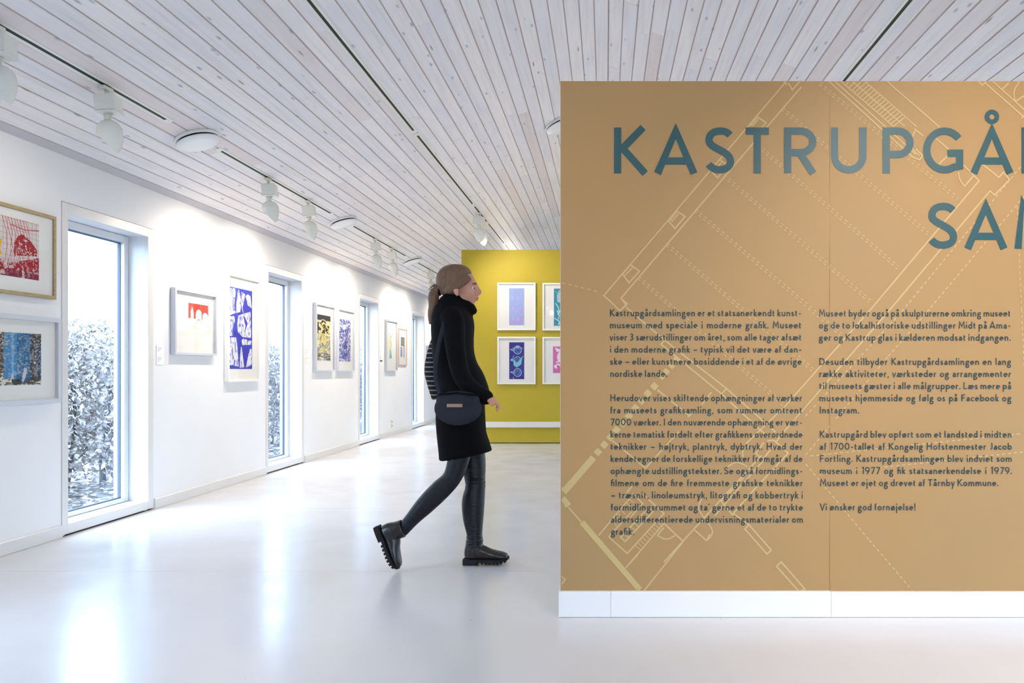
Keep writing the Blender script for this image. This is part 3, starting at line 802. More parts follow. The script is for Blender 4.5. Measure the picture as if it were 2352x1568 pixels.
# ------------------------------------------------------------------ printed pictures: ink laid down on a fine grid
class Canvas:
    def __init__(s, w, h, bgc):
        s.w, s.h = w, h; s.a = np.zeros((h, w, 3)); s.a[:] = bgc
        s.X, s.Y = np.meshgrid((np.arange(w)+.5)/w, (np.arange(h)+.5)/h); s.asp = w/h     # u right, v down, both 0..1
    def blend(s, m, c, k=1.0):
        m = (m*k)[..., None]; s.a = s.a*(1-m) + np.array(c, float)*m; return s
    def inpoly(s, p):
        x, y = s.X, s.Y; r = np.zeros_like(x, bool); n = len(p); j = n-1
        for i in range(n):
            xi, yi = p[i]; xj, yj = p[j]
            if yi != yj: r ^= ((yi > y) != (yj > y)) & (x < (xj-xi)*(y-yi)/(yj-yi)+xi)
            j = i
        return r
    def poly(s, p, c, k=1.0, m=None):
        q = s.inpoly(p).astype(float)
        if m is not None: q = q*m
        return s.blend(q, c, k)
    def ell(s, cx, cy, rx, ry, c, k=1.0): return s.blend((((s.X-cx)/rx)**2+((s.Y-cy)/ry)**2 < 1).astype(float), c, k)
    def ring(s, cx, cy, rx, ry, w, c, k=1.0):
        d = np.sqrt(((s.X-cx)/rx)**2+((s.Y-cy)/ry)**2); return s.blend((abs(d-1)*min(rx, ry/1) < w).astype(float), c, k)
    def line(s, p, w, c, k=1.0):
        for a, b in zip(p[:-1], p[1:]):
            ax, ay = a; bx_, by_ = b; dx, dy = (bx_-ax)*s.asp, by_-ay; L = dx*dx+dy*dy+1e-12
            t = np.clip((((s.X-ax)*s.asp)*dx+(s.Y-ay)*dy)/L, 0, 1)
            d = np.hypot((s.X-ax)*s.asp-t*dx, s.Y-ay-t*dy); s.blend(np.clip((w-d)*s.h+.5, 0, 1), c, k)
        return s
    def noise(s, sx, sy, seed, oct=3):
        R = np.random.default_rng(seed); o = np.zeros((s.h, s.w)); amp = 1; tot = 0
        for k in range(oct):
            gx, gy = max(2, int(sx*2**k)), max(2, int(sy*2**k)); g = R.random((gy+2, gx+2))
            fx, fy = s.X*gx, s.Y*gy; ix, iy = fx.astype(int), fy.astype(int); tx, ty = fx-ix, fy-iy
            tx = tx*tx*(3-2*tx); ty = ty*ty*(3-2*ty)
            o += amp*((g[iy, ix]*(1-tx)+g[iy, ix+1]*tx)*(1-ty)+(g[iy+1, ix]*(1-tx)+g[iy+1, ix+1]*tx)*ty); tot += amp; amp *= .6
        return o/tot

def art(name):
    if name == 'red':
        c = Canvas(150, 110, (232,222,214)); n = c.noise(14, 12, 3); n2 = c.noise(30, 26, 5, 2)
        for i in range(14): c.line([(i/14+.02, 0), (i/14+.03+.01*math.sin(i), 1)], .002, (120,60,80), .7)
        for i in range(11): c.line([(0, i/11), (1, i/11+.02)], .002, (120,70,90), .6)
        for i in range(9):
            x = .46+.05*i; c.line([(x-.1, 0), (x-.03, .25), (x-.02+.05*math.sin(i*2), .5), (x-.05, .75)], .006, (196,52,64), .8)
        c.line([(.5,.12),(.75,.16),(1,.12)], .008, (190,60,66), .9)
        c.poly([(0,.62),(.18,.5),(.3,.72),(.42,.78),(.6,.74),(1,.60),(1,1),(0,1)], (180,44,58), 1, (n > .34)*1.)
        c.poly([(.62,.30),(.70,.24),(.86,.34),(.97,.48),(.96,.58),(.80,.60),(.55,.64),(.56,.42)], (178,46,56), 1, (n2 > .3)*1.)
        c.blend(((n2 > .56) & (c.Y > .5))*1., (228,208,206), .75); c.poly([(0,.85),(1,.9),(1,1),(0,1)], (120,48,84), .6, (n > .45)*1.)
        for i in range(12): c.line([(0,.7+i*.025),(1,.72+i*.025)], .002, (110,40,70), .5)
        c.poly([(.2,.42),(.24,.40),(.27,.52),(.31,.40),(.36,.40),(.33,.56),(.36,.66),(.24,.64),(.26,.58)], (238,180,22))
        c.poly([(-.1,.1),(.02,.14),(.12,.1),(.1,.2),(.04,.26),(.06,.4),(-.05,.36)], (238,180,22)); return c
    if name == 'blackblue':
        c = Canvas(160, 110, (226,224,214)); n = c.noise(6, 30, 8); n2 = c.noise(40, 10, 9, 2); n3 = c.noise(26, 40, 10, 2)
        c.poly([(0,.45),(.1,.3),(.3,.0),(1,0),(1,.88),(.9,.96),(.74,.98),(.62,.86),(.3,.84),(.12,.88),(0,.82)], (66,64,70), 1, (n3 > .30)*1.)
        c.poly([(.34,.0),(.56,.0),(.55,.88),(.34,.86)], (64,140,196)); c.poly([(.56,.0),(.80,.0),(.80,.92),(.60,.98),(.55,.88)], (40,104,156))
        c.poly([(.46,.0),(.50,.0),(.50,.85),(.46,.84)], (110,176,220)); c.poly([(.80,.02),(.86,.02),(.86,.9),(.80,.92)], (54,52,62)); c.poly([(.94,.2),(1,.2),(.98,.92),(.92,.95)], (48,64,104))
        c.blend(((n2 > .60) & (c.X > .3) & (c.Y < .8))*1., (150,186,212), .35); c.blend(((n3 > .60) & (c.Y < .85))*1., (200,200,198), .6)
        c.poly([(.69,.66),(.74,.68),(.71,.86),(.66,.96),(.64,.90)], (214,214,212)); c.poly([(.46,.8),(.50,.76),(.50,.88),(.45,.88)], (206,208,208))
        c.poly([(.46,.88),(.63,.88),(.62,.98),(.48,.99)], (22,48,66)); c.blend(((c.Y > .86) & (n3 > .5))*1., (80,78,78), .8); return c
    if name == 'arches':
        c = Canvas(110, 100, (250,246,240)); c.poly([(.30,.02),(.96,.02),(.96,.40),(.30,.40)], (206,72,60)); c.poly([(.30,.02),(.50,.02),(.50,.40),(.30,.40)], (214,92,78), .8)
        for cx, w, t in ((.42,.05,.18), (.64,.10,.18), (.86,.10,.24)): c.ell(cx, t+.1, w, .12, (250,246,240)); c.poly([(cx-w,t+.1),(cx+w,t+.1),(cx+w,.42),(cx-w,.42)], (250,246,240))
        c.poly([(.405,.12),(.435,.12),(.44,.3),(.40,.3)], (250,246,240)); c.poly([(.61,.41),(.66,.41),(.66,.43),(.61,.43)], (60,50,48))
        n = c.noise(8, 8, 4); c.blend(((n > .62) & (c.Y > .5) & (c.Y < .72) & (c.X > .25))*1., (246,214,176), .5); return c
    if name == 'bluecut':
        B = (50,62,190); Wt = (236,236,242); c = Canvas(112, 250, B)
        for p in (((.02,.02),(.24,.01),(.27,.06),(.20,.22),(.27,.31),(.02,.35)), ((.36,.03),(.44,.10),(.50,.22),(.46,.29),(.30,.31),(.28,.22),(.34,.12)), ((.52,.04),(.62,.04),(.68,.06),(.62,.18),(.55,.24),(.50,.16)),
                  ((.70,.08),(.80,.05),(.92,.07),(.98,.22),(.80,.19)), ((.02,.36),(.20,.35),(.24,.40),(.16,.50),(.16,.60),(.02,.60)), ((.38,.34),(.92,.26),(.96,.60),(.56,.60),(.36,.54),(.34,.44)),
                  ((.02,.62),(.28,.61),(.34,.72),(.38,.86),(.40,.97),(.02,.95)), ((.52,.64),(.60,.62),(.98,.64),(.97,.69),(.56,.70)), ((.50,.72),(.55,.73),(.58,.84),(.64,.98),(.44,.99),(.46,.84)), ((.98,.72),(.88,.76),(.80,.86),(.72,.98),(.98,.95))): c.poly(p, Wt)
        c.poly([(.60,.34),(.66,.34),(.80,.42),(.60,.60),(.70,.46)], B); c.line([(.4,.02),(.6,.3)], .006, Wt)
        n = c.noise(34, 22, 2, 2); c.blend(((n > .60) & (c.a[..., 0] > 200))*1., (96,104,200), .8); c.line([(.08,.36),(.96,.26)], .003, B); return c
    if name == 'yellowblack':
        c = Canvas(96, 170, (176,174,164)); n = c.noise(7, 16, 6); n2 = c.noise(14, 24, 7)
        c.blend((c.Y < .40)*1., (52,50,50)); c.blend(((n > .46) & (c.Y > .12) & (c.Y < .62))*1., (236,206,96)); c.blend(((n > .56) & (c.Y > .14))*1., (240,232,196))
        c.blend(((n2 > .60) & (c.Y > .5) & (c.Y < .85))*1., (214,206,64), .9); c.blend(((n2 < .40) & (c.Y > .45))*1., (120,118,112), .8); c.blend(((c.noise(5,60,3,2) > .55) & (c.Y > .84))*1., (60,60,58), .8)
        for x in (.3,.45,.7,.85): c.line([(x,.2),(x+.03,.5)], .006, (50,44,40), .8)
        c.line([(0,.17),(.5,.10),(1,.20)], .008, (228,224,206)); return c
    if name == 'violet':
        c = Canvas(96, 170, (214,214,230)); n = c.noise(20, 40, 12, 2); m = c.noise(8, 9, 13)
        c.blend((n > .48)*1., (84,88,168)); c.blend(((m > .55) & (c.X > .35) & (c.X < .75) & (c.Y > .2) & (c.Y < .7))*1., (52,56,140), .8)
        c.poly([(.35,.16),(.75,.10),(.55,.22),(.80,.20),(.4,.26)], (236,236,244)); 
        for i in range(16): a = i/16*2*PI; c.line([(.6,.84),(.6+.34*math.cos(a),.84+.11*math.sin(a))], .006, (48,54,150))
        return c
    if name == 'figure':
        c = Canvas(80, 190, (250,246,236)); c.poly([(.05,.10),(.5,.32),(.30,.78),(.15,.75)], (246,232,160), .9); c.poly([(.44,.62),(.58,.62),(.80,.98),(.20,.98)], (138,196,180), .9)
        c.line([(.22,.02),(.62,.55)], .008, (110,60,50)); c.line([(.78,.04),(.52,.62)], .007, (90,56,50)); c.line([(.28,.14),(.72,.16)], .007, (80,60,60)); c.ell(.2,.03,.06,.015,(60,40,40)); c.ell(.8,.03,.06,.015,(60,40,40))
        n = c.noise(24,30,3,2); c.blend(((n > .55) & c.inpoly([(.44,.62),(.58,.62),(.80,.98),(.20,.98)]))*1., (70,150,150), .8); return c
    if name == 'greyblock':
        c = Canvas(60, 130, (244,242,240)); c.poly([(.1,.10),(.9,.10),(.9,.46),(.1,.42)], (136,144,142)); c.line([(.08,.1),(.92,.1)], .01, (40,40,40)); c.line([(.08,.43),(.92,.47)], .01, (30,30,30))
        c.poly([(.05,.5),(.25,.5),(.30,.95),(.05,.95)], (70,84,150), .9); c.poly([(.34,.5),(.70,.5),(.66,.95),(.36,.95)], (206,212,236), .9); c.line([(.82,.5),(.82,.95)], .02, (60,66,96)); return c
    if name == 'pinkflower':
        c = Canvas(84, 200, (160,180,234)); n = c.noise(5, 8, 3); c.blend(np.clip(n-.4, 0, 1)*1.5, (176,200,244))
        for p in ([(.2,.98),(.1,.85),(.22,.80),(.4,.95)], [(.62,.96),(.68,.80),(.85,.72),(.82,.88),(.7,.98)]): c.poly(p, (214,158,214), .8)
        R = random.Random(5)
        for i in range(14):
            x = .2+.6*R.random(); c.line([(x,.95),(x+.1*R.uniform(-1,1),.7),(x+.12*R.uniform(-1,1),.45+.1*R.random())], .003, (198,166,232), .9)
        c.line([(.22,.6),(.3,.42),(.5,.36),(.72,.42),(.78,.6)], .005, (206,160,222)); c.line([(.36,.12),(.44,.1),(.4,.16),(.5,.2),(.46,.3)], .005, (214,164,220)); c.line([(.5,.18),(.7,.22),(.8,.28)], .005, (214,164,220))
        for i in range(30): c.ell(.2+.6*R.random(), .52+.35*R.random(), .018, .008, (226,206,244))
        return c
    if name == 'birds':
        c = Canvas(90, 220, (68,62,150)); T = (140,214,222); L = (206,236,242)
        for cy, tc in ((.21,L), (.50,T), (.82,L)):
            c.ell(.56, cy, .24, .105, (70,96,160), .75); R = random.Random(int(cy*100))
            for i in range(12): a = R.uniform(0, 6.3); c.line([(.56+.22*math.cos(a), cy+.09*math.sin(a)), (.56+.1*math.cos(a+1), cy+.05*math.sin(a+1))], .003, (110,164,200))
            pts = [(.56+.25*math.cos(t), cy+.11*math.sin(t)) for t in np.linspace(0, 2*PI, 22)]; c.line(pts, .006, tc)
            c.line([(.33,cy-.02),(.08,cy+.035-.05),(.3,cy+.03)], .006, tc)
        c.poly([(.3,.46),(.28,.62),(.5,.69),(.8,.60),(.86,.44),(.98,.35),(.80,.42),(.5,.56)], T, .85); c.poly([(.12,.45),(.22,.45),(.22,.50),(.12,.50)], T); c.line([(.2,.16),(.95,.165)], .004, L)
        c.line([(.25,.95),(.34,1)], .006, L); c.line([(.3,.36),(.22,.5)], .006, T); c.ell(.56,.12,.13,.03,(180,204,230),.9); return c
    if name == 'tealwave':
        c = Canvas(110, 200, (66,156,182)); W_ = (214,240,242)
        c.poly([(.25,.2),(.4,.05),(.8,.05),(.9,.4),(.5,.4),(.28,.36)], (196,206,226)); c.line([(.24,.36),(.22,.18),(.34,.05)], .010, W_)
        for p in ([(.12,.40),(.3,.52),(.3,.62),(.5,.55)], [(.25,.70),(.4,.62),(.55,.76),(.7,.60)], [(.05,.80),(.35,.88),(.3,.96),(.8,.90)], [(.2,.6),(.35,.72),(.3,.82)], [(.35,.9),(.42,.99),(.7,.97)]): c.line(p, .014, W_)
        c.ell(.1,.08,.02,.012,W_); c.ell(.18,.12,.02,.012,W_); return c
    if name == 'pinkwhite':
        c = Canvas(120, 150, (222,120,182)); W_ = (250,240,246)
        c.poly([(.1,.04),(.45,.12),(.5,.2),(.22,.2)], W_); c.ell(.55,.4,.32,.24,W_); c.ell(.6,.42,.14,.12,(222,120,182)); c.line([(.1,.74),(.3,.66),(.5,.76),(.8,.7)], .03, W_); c.line([(.2,.6),(.4,.52),(.45,.66)], .025, W_)
        c.line([(.1,.74),(.2,.8)], .04, W_); c.line([(.5,.5),(.8,.9)], .02, W_); return c
    c = Canvas(40, 80, (220,214,206)); c.blend((c.noise(4, 6, 2) > .5)*1., (96,92,96)); return c

def frame(frame_mat, name, lab, M, w, h, rail, depth, box, artname, inner=.028):
    """M places the picture: x right, z up, front towards -y, back of the frame at y=0. box: print (u0,v0,u1,v1) in metres from the lower left"""
    e = empty('picture_frame', tuple(M.translation), lab, 'picture', 'framed prints on the walls'); e['_m'] = 1; del e['_m']
    mb = MB()
    for a, b in (((0,0),(w,rail)), ((0,h-rail),(w,h)), ((0,rail),(rail,h-rail)), ((w-rail,rail),(w,h-rail))):
        mb.box((a[0], -depth, a[1]), (b[0], -.002, b[1]), M=M, bev=.0012)
    mb.build('frame_moulding', frame_mat, e)
    mb = MB(); mb.box((rail-.002, -depth+inner, rail-.002), (w-rail+.002, -.004, h-rail+.002), M=M); mb.build('mount_board', M_mat, e)
    c = art(artname); W_, H_ = c.w, c.h; u0, v0, u1, v1 = box; ym = -depth+inner-.0008
    xs = u0+(u1-u0)*np.arange(W_+1)/W_; zs = v1-(v1-v0)*np.arange(H_+1)/H_
    gx, gz = np.meshgrid(xs, zs); co = np.stack([gx.ravel(), np.full(gx.size, ym), gz.ravel()], 1)
    R = np.array(M.to_3x3()); co = co@R.T + np.array(M.translation)
    idx = np.arange((W_+1)*(H_+1)).reshape(H_+1, W_+1); q = np.stack([idx[1:, :-1], idx[1:, 1:], idx[:-1, 1:], idx[:-1, :-1]], -1).reshape(-1, 4)
    me = bpy.data.meshes.new('print'); me.vertices.add(len(co)); me.vertices.foreach_set('co', co.ravel())
    me.loops.add(q.size); me.loops.foreach_set('vertex_index', q.ravel().astype(np.int32)); me.polygons.add(len(q))
    me.polygons.foreach_set('loop_start', np.arange(0, q.size, 4, dtype=np.int32)); me.update(calc_edges=True)
    ca = me.color_attributes.new('ink', 'BYTE_COLOR', 'CORNER')
    col = np.clip(c.a, 0, 255).reshape(-1, 3)/255; lin = np.where(col <= .04045, col/12.92, ((col+.055)/1.055)**2.4)
    rgba = np.concatenate([np.repeat(lin, 4, 0), np.ones((len(q)*4, 1))], 1); ca.data.foreach_set('color', rgba.ravel())
    o = link('print', me, M_ink, e)
    MB().box((rail, -depth+.006, rail), (w-rail, -depth+.0075, h-rail), M=M).build('glass', M_pglass, e)
    return e

# on the left wall: x runs along +Y, front faces +X
def left_frame(fm, lab, pxl, pxr, ytop, ybot, depth, rail, pr, artname, yref='l', width=None, inner=.028):
    """pixels of the front face's left and right edge, of its top and bottom at the left ('l') or right ('r') edge; pr = print box as fractions"""
    xf = -D + depth
    Yl = F*abs(xf)/(VX-pxl) if pxl is not None else None; Yr = F*abs(xf)/(VX-pxr)
    if Yl is None: Yl = Yr - width
    Yq = Yl if yref == 'l' else Yr
    zt, zb = H+(VY-ytop)*Yq/F, H+(VY-ybot)*Yq/F; w, h = Yr-Yl, zt-zb
    M = Matrix.Translation((-D, Yl, zb)) @ Matrix(((0,-1,0,0),(1,0,0,0),(0,0,1,0),(0,0,0,1)))
    u0, v0, u1, v1 = pr
    return frame(fm, 'f', lab, M, w, h, rail, depth, (w*u0, h*v0, w*u1, h*v1), artname, inner)
left_frame(M_fgold, 'red gridded print with yellow marks in a light oak frame, cut off at left', None, 130, 498, 688, .030, .022, (.14,.20,.80,.86), 'red', 'r', .735, .012)
left_frame(M_fgrey, 'black and blue print in a pale grey frame below the oak framed red print', None, 141.8, 731, 924.5, .052, .030, (.14,.22,.78,.80), 'blackblue', 'r', .735, .022)
left_frame(M_fgrey, 'small print of a red block with white arches, right of the nearest window', 403, 500, 659, 814, .044, .022, (.14,.20,.86,.82), 'arches')
left_frame(M_fwhite, 'tall print of white shapes on bright blue in a white frame', 525, 599, 625, 877.4, .044, .024, (.10,.12,.80,.88), 'bluecut')
left_frame(M_fgrey, 'yellow and black print in a white frame, left one of the close pair', 727.2, 771, 694, 852.8, .046, .022, (.08,.16,.83,.84), 'yellowblack')
left_frame(M_fgrey, 'violet blue scratched print in a white frame, right one of the close pair', 778, 815.6, 706.7, 852.8, .046, .022, (.08,.16,.83,.84), 'violet')
left_frame(M_fgrey, 'tall pale print with a thin stick figure over a green triangle, white frame', 889.6, 913.8, 733, 851.9, .042, .020, (.22,.24,.68,.76), 'figure')
left_frame(M_fwood, 'small print with a grey block in a pinkish wooden frame beside the stick figure print', 916.7, 935.2, 753, 839, .022, .016, (.22,.20,.78,.82), 'greyblock', inner=.010)
left_frame(M_fgrey, 'dim framed print past the farthest window, half hidden behind the walking person', 984, 994, 793, 866, .042, .02, (.2,.2,.8,.8), 'other')
# on the mustard partition
def yellow_frame(lab, x0, x1, y0, y1, pr, artname):
    Yf = YY-.042; a, b = P(x0, y1, Yf), P(x1, y0, Yf); w, h = b.x-a.x, b.z-a.z
    M = Matrix.Translation((a.x, YY, a.z)); u0, v0, u1, v1 = pr
    frame(M_fwhite, 'f', lab, M, w, h, .022, .042, (w*u0, h*v0, w*u1, h*v1), artname, .030)
yellow_frame('light blue print with pink flowers, upper left of the four on the yellow partition', 1142.2, 1230, 648.8, 758, (.305,.105,.70,.885), 'pinkflower')
yellow_frame('dark blue print of three outlined birds, lower left on the yellow partition', 1142.2, 1230, 773, 882, (.305,.105,.70,.885), 'birds')
yellow_frame('teal print with white brush lines, upper right on the yellow partition', 1246, 1334, 649.5, 758.5, (.295,.10,.70,.885), 'tealwave')
yellow_frame('pink print with white shapes, lower right on the yellow partition', 1246, 1334, 773.5, 882, (.27,.235,.73,.80), 'pinkwhite')

# caption cards beside the windows, wall sockets
def card(Y0, zc_, lab, w=.105, h=.078):
    e = empty('caption_card', (-D, Y0+w/2, zc_), lab, 'label', 'caption cards on the white wall')
    MB().box((-D+.0005, Y0, zc_-h/2), (-D+.0045, Y0+w, zc_+h/2)).build('card', M_card, e)
    mb = MB()
    for k, l in enumerate((.62,.48,.30)):
        mb.box((-D+.0045, Y0+.012, zc_+h*.22-k*.013), (-D+.0050, Y0+.012+l*w, zc_+h*.22-k*.013+.003))
    mb.build('caption_lines', M_grey, e)
for px, py1, py2, lab in ((358.5, 803.5, 826.5, 'beside the nearest window'), (702, 808, 824.5, 'left of the yellow and black print'), (873, 824, 832.5, 'left of the stick figure print')):
    Y0 = F*D/(VX-px)
    for py, s_ in ((py1, 'upper'), (py2, 'lower')): card(Y0, H+(VY-py)*Y0/F, f'{s_} small white caption card {lab}')
e = empty('wall_socket', (-D, 13.5, .2), 'white socket low on the wall below the stick figure print', 'socket')
MB().box((-D, 13.46, .13), (-D+.008, 13.54, .27), bev=.002).build('cover_plate', M_lampw, e)
for z in (.165, .235): MB().lathe([(.018,0),(.018,.002)], 16, Matrix.Translation((-D+.008, 13.5, z)) @ Matrix.Rotation(PI/2, 4, 'Y')).build('socket_well', M_grey, e)

# ------------------------------------------------------------------ ceiling tracks, air valves, spotlights
def slope_M(x, y):
    """frame on the ceiling: local x down-slope across, y along the hall, z out of the boards downwards-up"""
    s_ = 1 if x > RX else -1
    return Matrix.Translation((x, y, zc(x))) @ Matrix.Rotation(ang*s_, 4, 'Y')
def track(x, y0, y1, lab):
    e = empty('light_track', (x, (y0+y1)/2, zc(x)), lab, 'track'); M = slope_M(x, 0); L0, L1 = y0, y1
    for a, b, z in ((-.027,-.0095,-.004), (.0095,.027,-.004)):
        MB().box((a, L0, z), (b, L1, .002), M=M, bev=.001).build('track_flange', M_lampw, e)
    MB().box((-.0095, L0+.06, -.0024), (.0095, L1-.06, .0002), M=M).build('track_slot', M_black, e)
    for a, b in ((L0, L0+.06), (L1-.06, L1)):
        MB().box((-.0095, a, -.0045), (.0095, b, .002), M=M).build('end_cap', M_lampw, e)
    return e
TX1 = -2.943
n_ = ['nearest', 'second', 'third', 'fourth', 'fifth']
for k in range(5):
    a = 6.035-3.195 + 3.195*k
    track(TX1, a, a+2.545, f'{n_[k]} white track section over the picture wall')
TL, TRt = -1.683, 1.728
for i, (a, b) in enumerate(((-2.2,3.90),(3.93,7.03),(7.06,10.12),(10.16,13.24),(13.27,16.4),(16.43,19.5))):
    track(TL, a, b, f'recessed dark slotted track left of the ridge, section {["above the photographer","first in view","second in view","over the yellow partition","beyond the yellow partition","farthest"][i]}')
for i, (a, b) in enumerate(((-2.2,3.90),(3.93,8.1),(8.13,12.2))):
    track(TRt, a, b, f'recessed track above the gold partition on the right slope, section {["in front of it","first behind it","second behind it"][i]}')

def valve(x, y, r, lab):
    e = empty('air_valve', (x, y, zc(x)), lab, 'vent', 'round ceiling air valves'); M = slope_M(x, y) @ Matrix.Rotation(PI, 4, 'X')
    MB().lathe([(r*.98,-.002),(r*1.02,.012),(r*1.02,.020),(r*.97,.024),(r*.90,.022),(r*.80,.002)], 48, M, cap=False).build('mounting_ring', M_disk, e)
    MB().lathe([(r*.80,.001),(r*.5,.012)], 40, M).build('valve_throat', M_black, e)
    MB().lathe([(.012,.005),(.012,.034)], 10, M).build('spindle', M_disk, e)
    MB().lathe([(r*.80,.031),(r*.98,.036),(r*1.0,.041),(r*.985,.047),(r*.4,.048)], 48, M).build('valve_disc', M_disk, e)
for k in range(4): valve(TX1-.005, 5.74+3.195*k, .150, f'{["large nearest","second","third","farthest"][k]} white round air valve between the track sections')
valve(-.42, 8.1, .205, 'round air valve peeping out behind the top left corner of the gold partition')

def egg_mesh():
    """the lamp head: a round back tapering to a slanting mouth; axis -Z, mouth opening towards +X"""
    prof = [(.006,.066),(.020,.064),(.040,.055),(.056,.040),(.066,.020),(.070,0),(.070,-.004)]
    out = MB().lathe(prof + [(.069,-.03),(.064,-.06),(.055,-.088),(.043,-.112),(.028,-.132),(.012,-.142)], 36, cap=False)
    me = out.mesh('lamp_shade'); bm = bmesh.new(); bm.from_mesh(me)
    bmesh.ops.bisect_plane(bm, geom=bm.verts[:]+bm.edges[:]+bm.faces[:], plane_co=(-.03,0,-.125), plane_no=Vector((.78,0,-.62)), clear_outer=True)
    bm.to_mesh(me); bm.free(); me.materials.append(M_lampw)
    for p in me.polygons: p.use_smooth = True
    return me
EGG = egg_mesh()
def spotlight(x, y, aim, lab, energy=None, spot=1.35, yaw=None, tilt=.12, col=WARM):
    """hangs from a track at (x,y); aim = world point lit"""
    z = zc(x)-.008; e = empty('spotlight', (x, y, z), lab, 'lamp', 'white track spotlights')
    MB().box((x-.016, y-.045, z-.022), (x+.016, y+.045, z), bev=.004).lathe([(.013,-.055),(.013,-.02)], 14, Matrix.Translation((x, y, z))).build('track_adapter', M_lampw, e)
    d = Vector(aim) - Vector((x, y, z-.3)); yaw = math.atan2(d.y, d.x) if yaw is None else yaw
    R = Matrix.Translation((x, y, z)) @ Matrix.Rotation(yaw, 4, 'Z')
    B = R @ Matrix.Rotation(.10, 4, 'Y')
    MB().box((-.055, -.060, -.150), (.055, .060, -.055), M=B, bev=.004).build('driver_box', M_lampw, e)
    MB().box((-.057, -.0615, -.158), (.057, .0615, -.151), M=B, bev=.002).build('box_lid', M_lampw, e)
    MB().tube([(B @ Vector((.008,0,-.155)), .030, .016), (B @ Vector((.012,0,-.18)), .022, .014), (B @ Vector((.012,0,-.205)), .020, .013)], 14).build('swivel_neck', M_lampw, e)
    hc = B @ Vector((.010, 0, -.262)); Hm = Matrix.Translation(hc) @ Matrix.Rotation(yaw, 4, 'Z') @ Matrix.Rotation(tilt, 4, 'Y')
    o = bpy.data.objects.new('lamp_shade', EGG); COL.objects.link(o); o.parent = e; o.matrix_world = Matrix.Translation((0,0,0)) @ Hm
    o.matrix_parent_inverse = Matrix.Translation((x, y, z)).inverted(); o.matrix_basis = Hm
    # reflector: lit dish set inside the mouth
    mm = MB().lathe([(.040,.0),(.018,.016),(.004,.020)], 20, Hm @ Matrix.Translation((.006,0,-.035)) @ Matrix.Rotation(-.9, 4, 'Y') @ Matrix.Rotation(PI, 4, 'X') )
    mm.build('reflector', M_glow, e)
    if energy:
        l = bpy.data.lights.new('spot_light', 'SPOT'); l.energy = energy; l.spot_size = spot; l.spot_blend = .9; l.shadow_soft_size = .02; l.color = col
        lo = bpy.data.objects.new('lamp_light', l); COL.objects.link(lo); lo.parent = e
        src = hc + (Vector(aim)-hc).normalized()*.13
        Mw = (Vector(aim)-src).to_track_quat('-Z', 'Y').to_matrix().to_4x4(); Mw.translation = src
        lo.matrix_parent_inverse = Matrix.Translation((x, y, z)).inverted(); lo.matrix_basis = Mw
    return e
def ty(px, X=2.94): return F*X/(VX-px)
WL = [(2.95,(-D,2.7,1.5),'outside'), (ty(-8),(-D,4.75,1.5),'nearest white spotlight on the picture wall track, cut off at the left edge'), (ty(246),(-D,4.9,1.3),'large white spotlight before the nearest air valve'),
      (ty(617),(-D,7.0,1.55),'first of the two white spotlights above the small red arches print'), (ty(708),(-D,8.0,1.55),'white spotlight just before the second air valve'),
      (ty(862),(-D,10.2,1.5),'left one of the close pair past the second air valve'), (ty(900),(-D,11.1,1.5),'right one of the close pair, before the third air valve'),
      (ty(988),(-D,13.4,1.5),'white spotlight next to the walking person\'s head'), (ty(1012),(-D,14.3,1.5),'spotlight behind the walking person\'s hair'), (16.6,(-D,16.6,1.5),'farthest spotlight on the picture wall track')]
for i_, (y, a, lab) in enumerate(WL):
    if lab == 'outside': lab = 'white spotlight on the picture wall track beside the photographer'
    spotlight(TX1, y, (a[0], a[1], 1.15), lab, (.25, .12, .08, 1, 1, 1, 1, 1, 1, 1)[i_]*WALL_SPOT, 2.95, yaw=PI+.15, tilt=.10)
spotlight(TL, 10.62, (-1.25, 12.05, 1.7), 'lit spotlight aimed at the yellow partition, front one of two', YELLOW_SPOT*.15, 2.0, yaw=1.15, tilt=-.45)
spotlight(TL, 10.95, (-1.2, 12.05, 2.1), 'spotlight behind the lit one aimed at the yellow partition', YELLOW_SPOT, 2.0, yaw=.8, tilt=-.45)
for x, y, a, lab in ((TRt, 1.35, (1.9,3.61,1.0), 'spotlight on the right slope aimed at the right half of the gold partition'), (TRt, .55, (2.5,3.61,1.1), 'spotlight on the right slope farther back from the gold partition'),
                (TL, .9, (2.1,3.61,1.3), 'spotlight on the left slope aimed at the middle of the gold partition')):
    spotlight(x, y, a, lab, FRONT_SPOT, 1.5)

for x, y, a, lab in ((TRt, 6.6, (3.67,7.0,1.4), 'added fill spotlight hidden behind the gold partition, nearest it'), (TRt, 8.6, (3.67,9.4,1.4), 'added fill spotlight hidden behind the gold partition, second from it'),
                (TRt, 11.2, (3.67,11.6,1.4), 'added fill spotlight hidden behind the gold partition, farthest from it'), (TL, 15.8, (-.6,13.4,1.2), 'spotlight beyond the yellow partition, turned back towards it')):
    spotlight(x, y, a, lab, ROOM_SPOT*(.5 if y > 14 else 1), 2.4)  # lamps behind the gold partition are added to brighten that area

for x, y, a, lab in ((TRt, -.6, (1.3,1.9,0), 'added fill spotlight above the photographer aimed down at the floor, right slope'), (TL, -.6, (-.6,2.2,0), 'added fill spotlight above the photographer aimed down at the floor, left slope')):
    spotlight(x, y, a, lab, FRONT_SPOT, 1.9)  # unseen lamps, added to brighten the floor in front
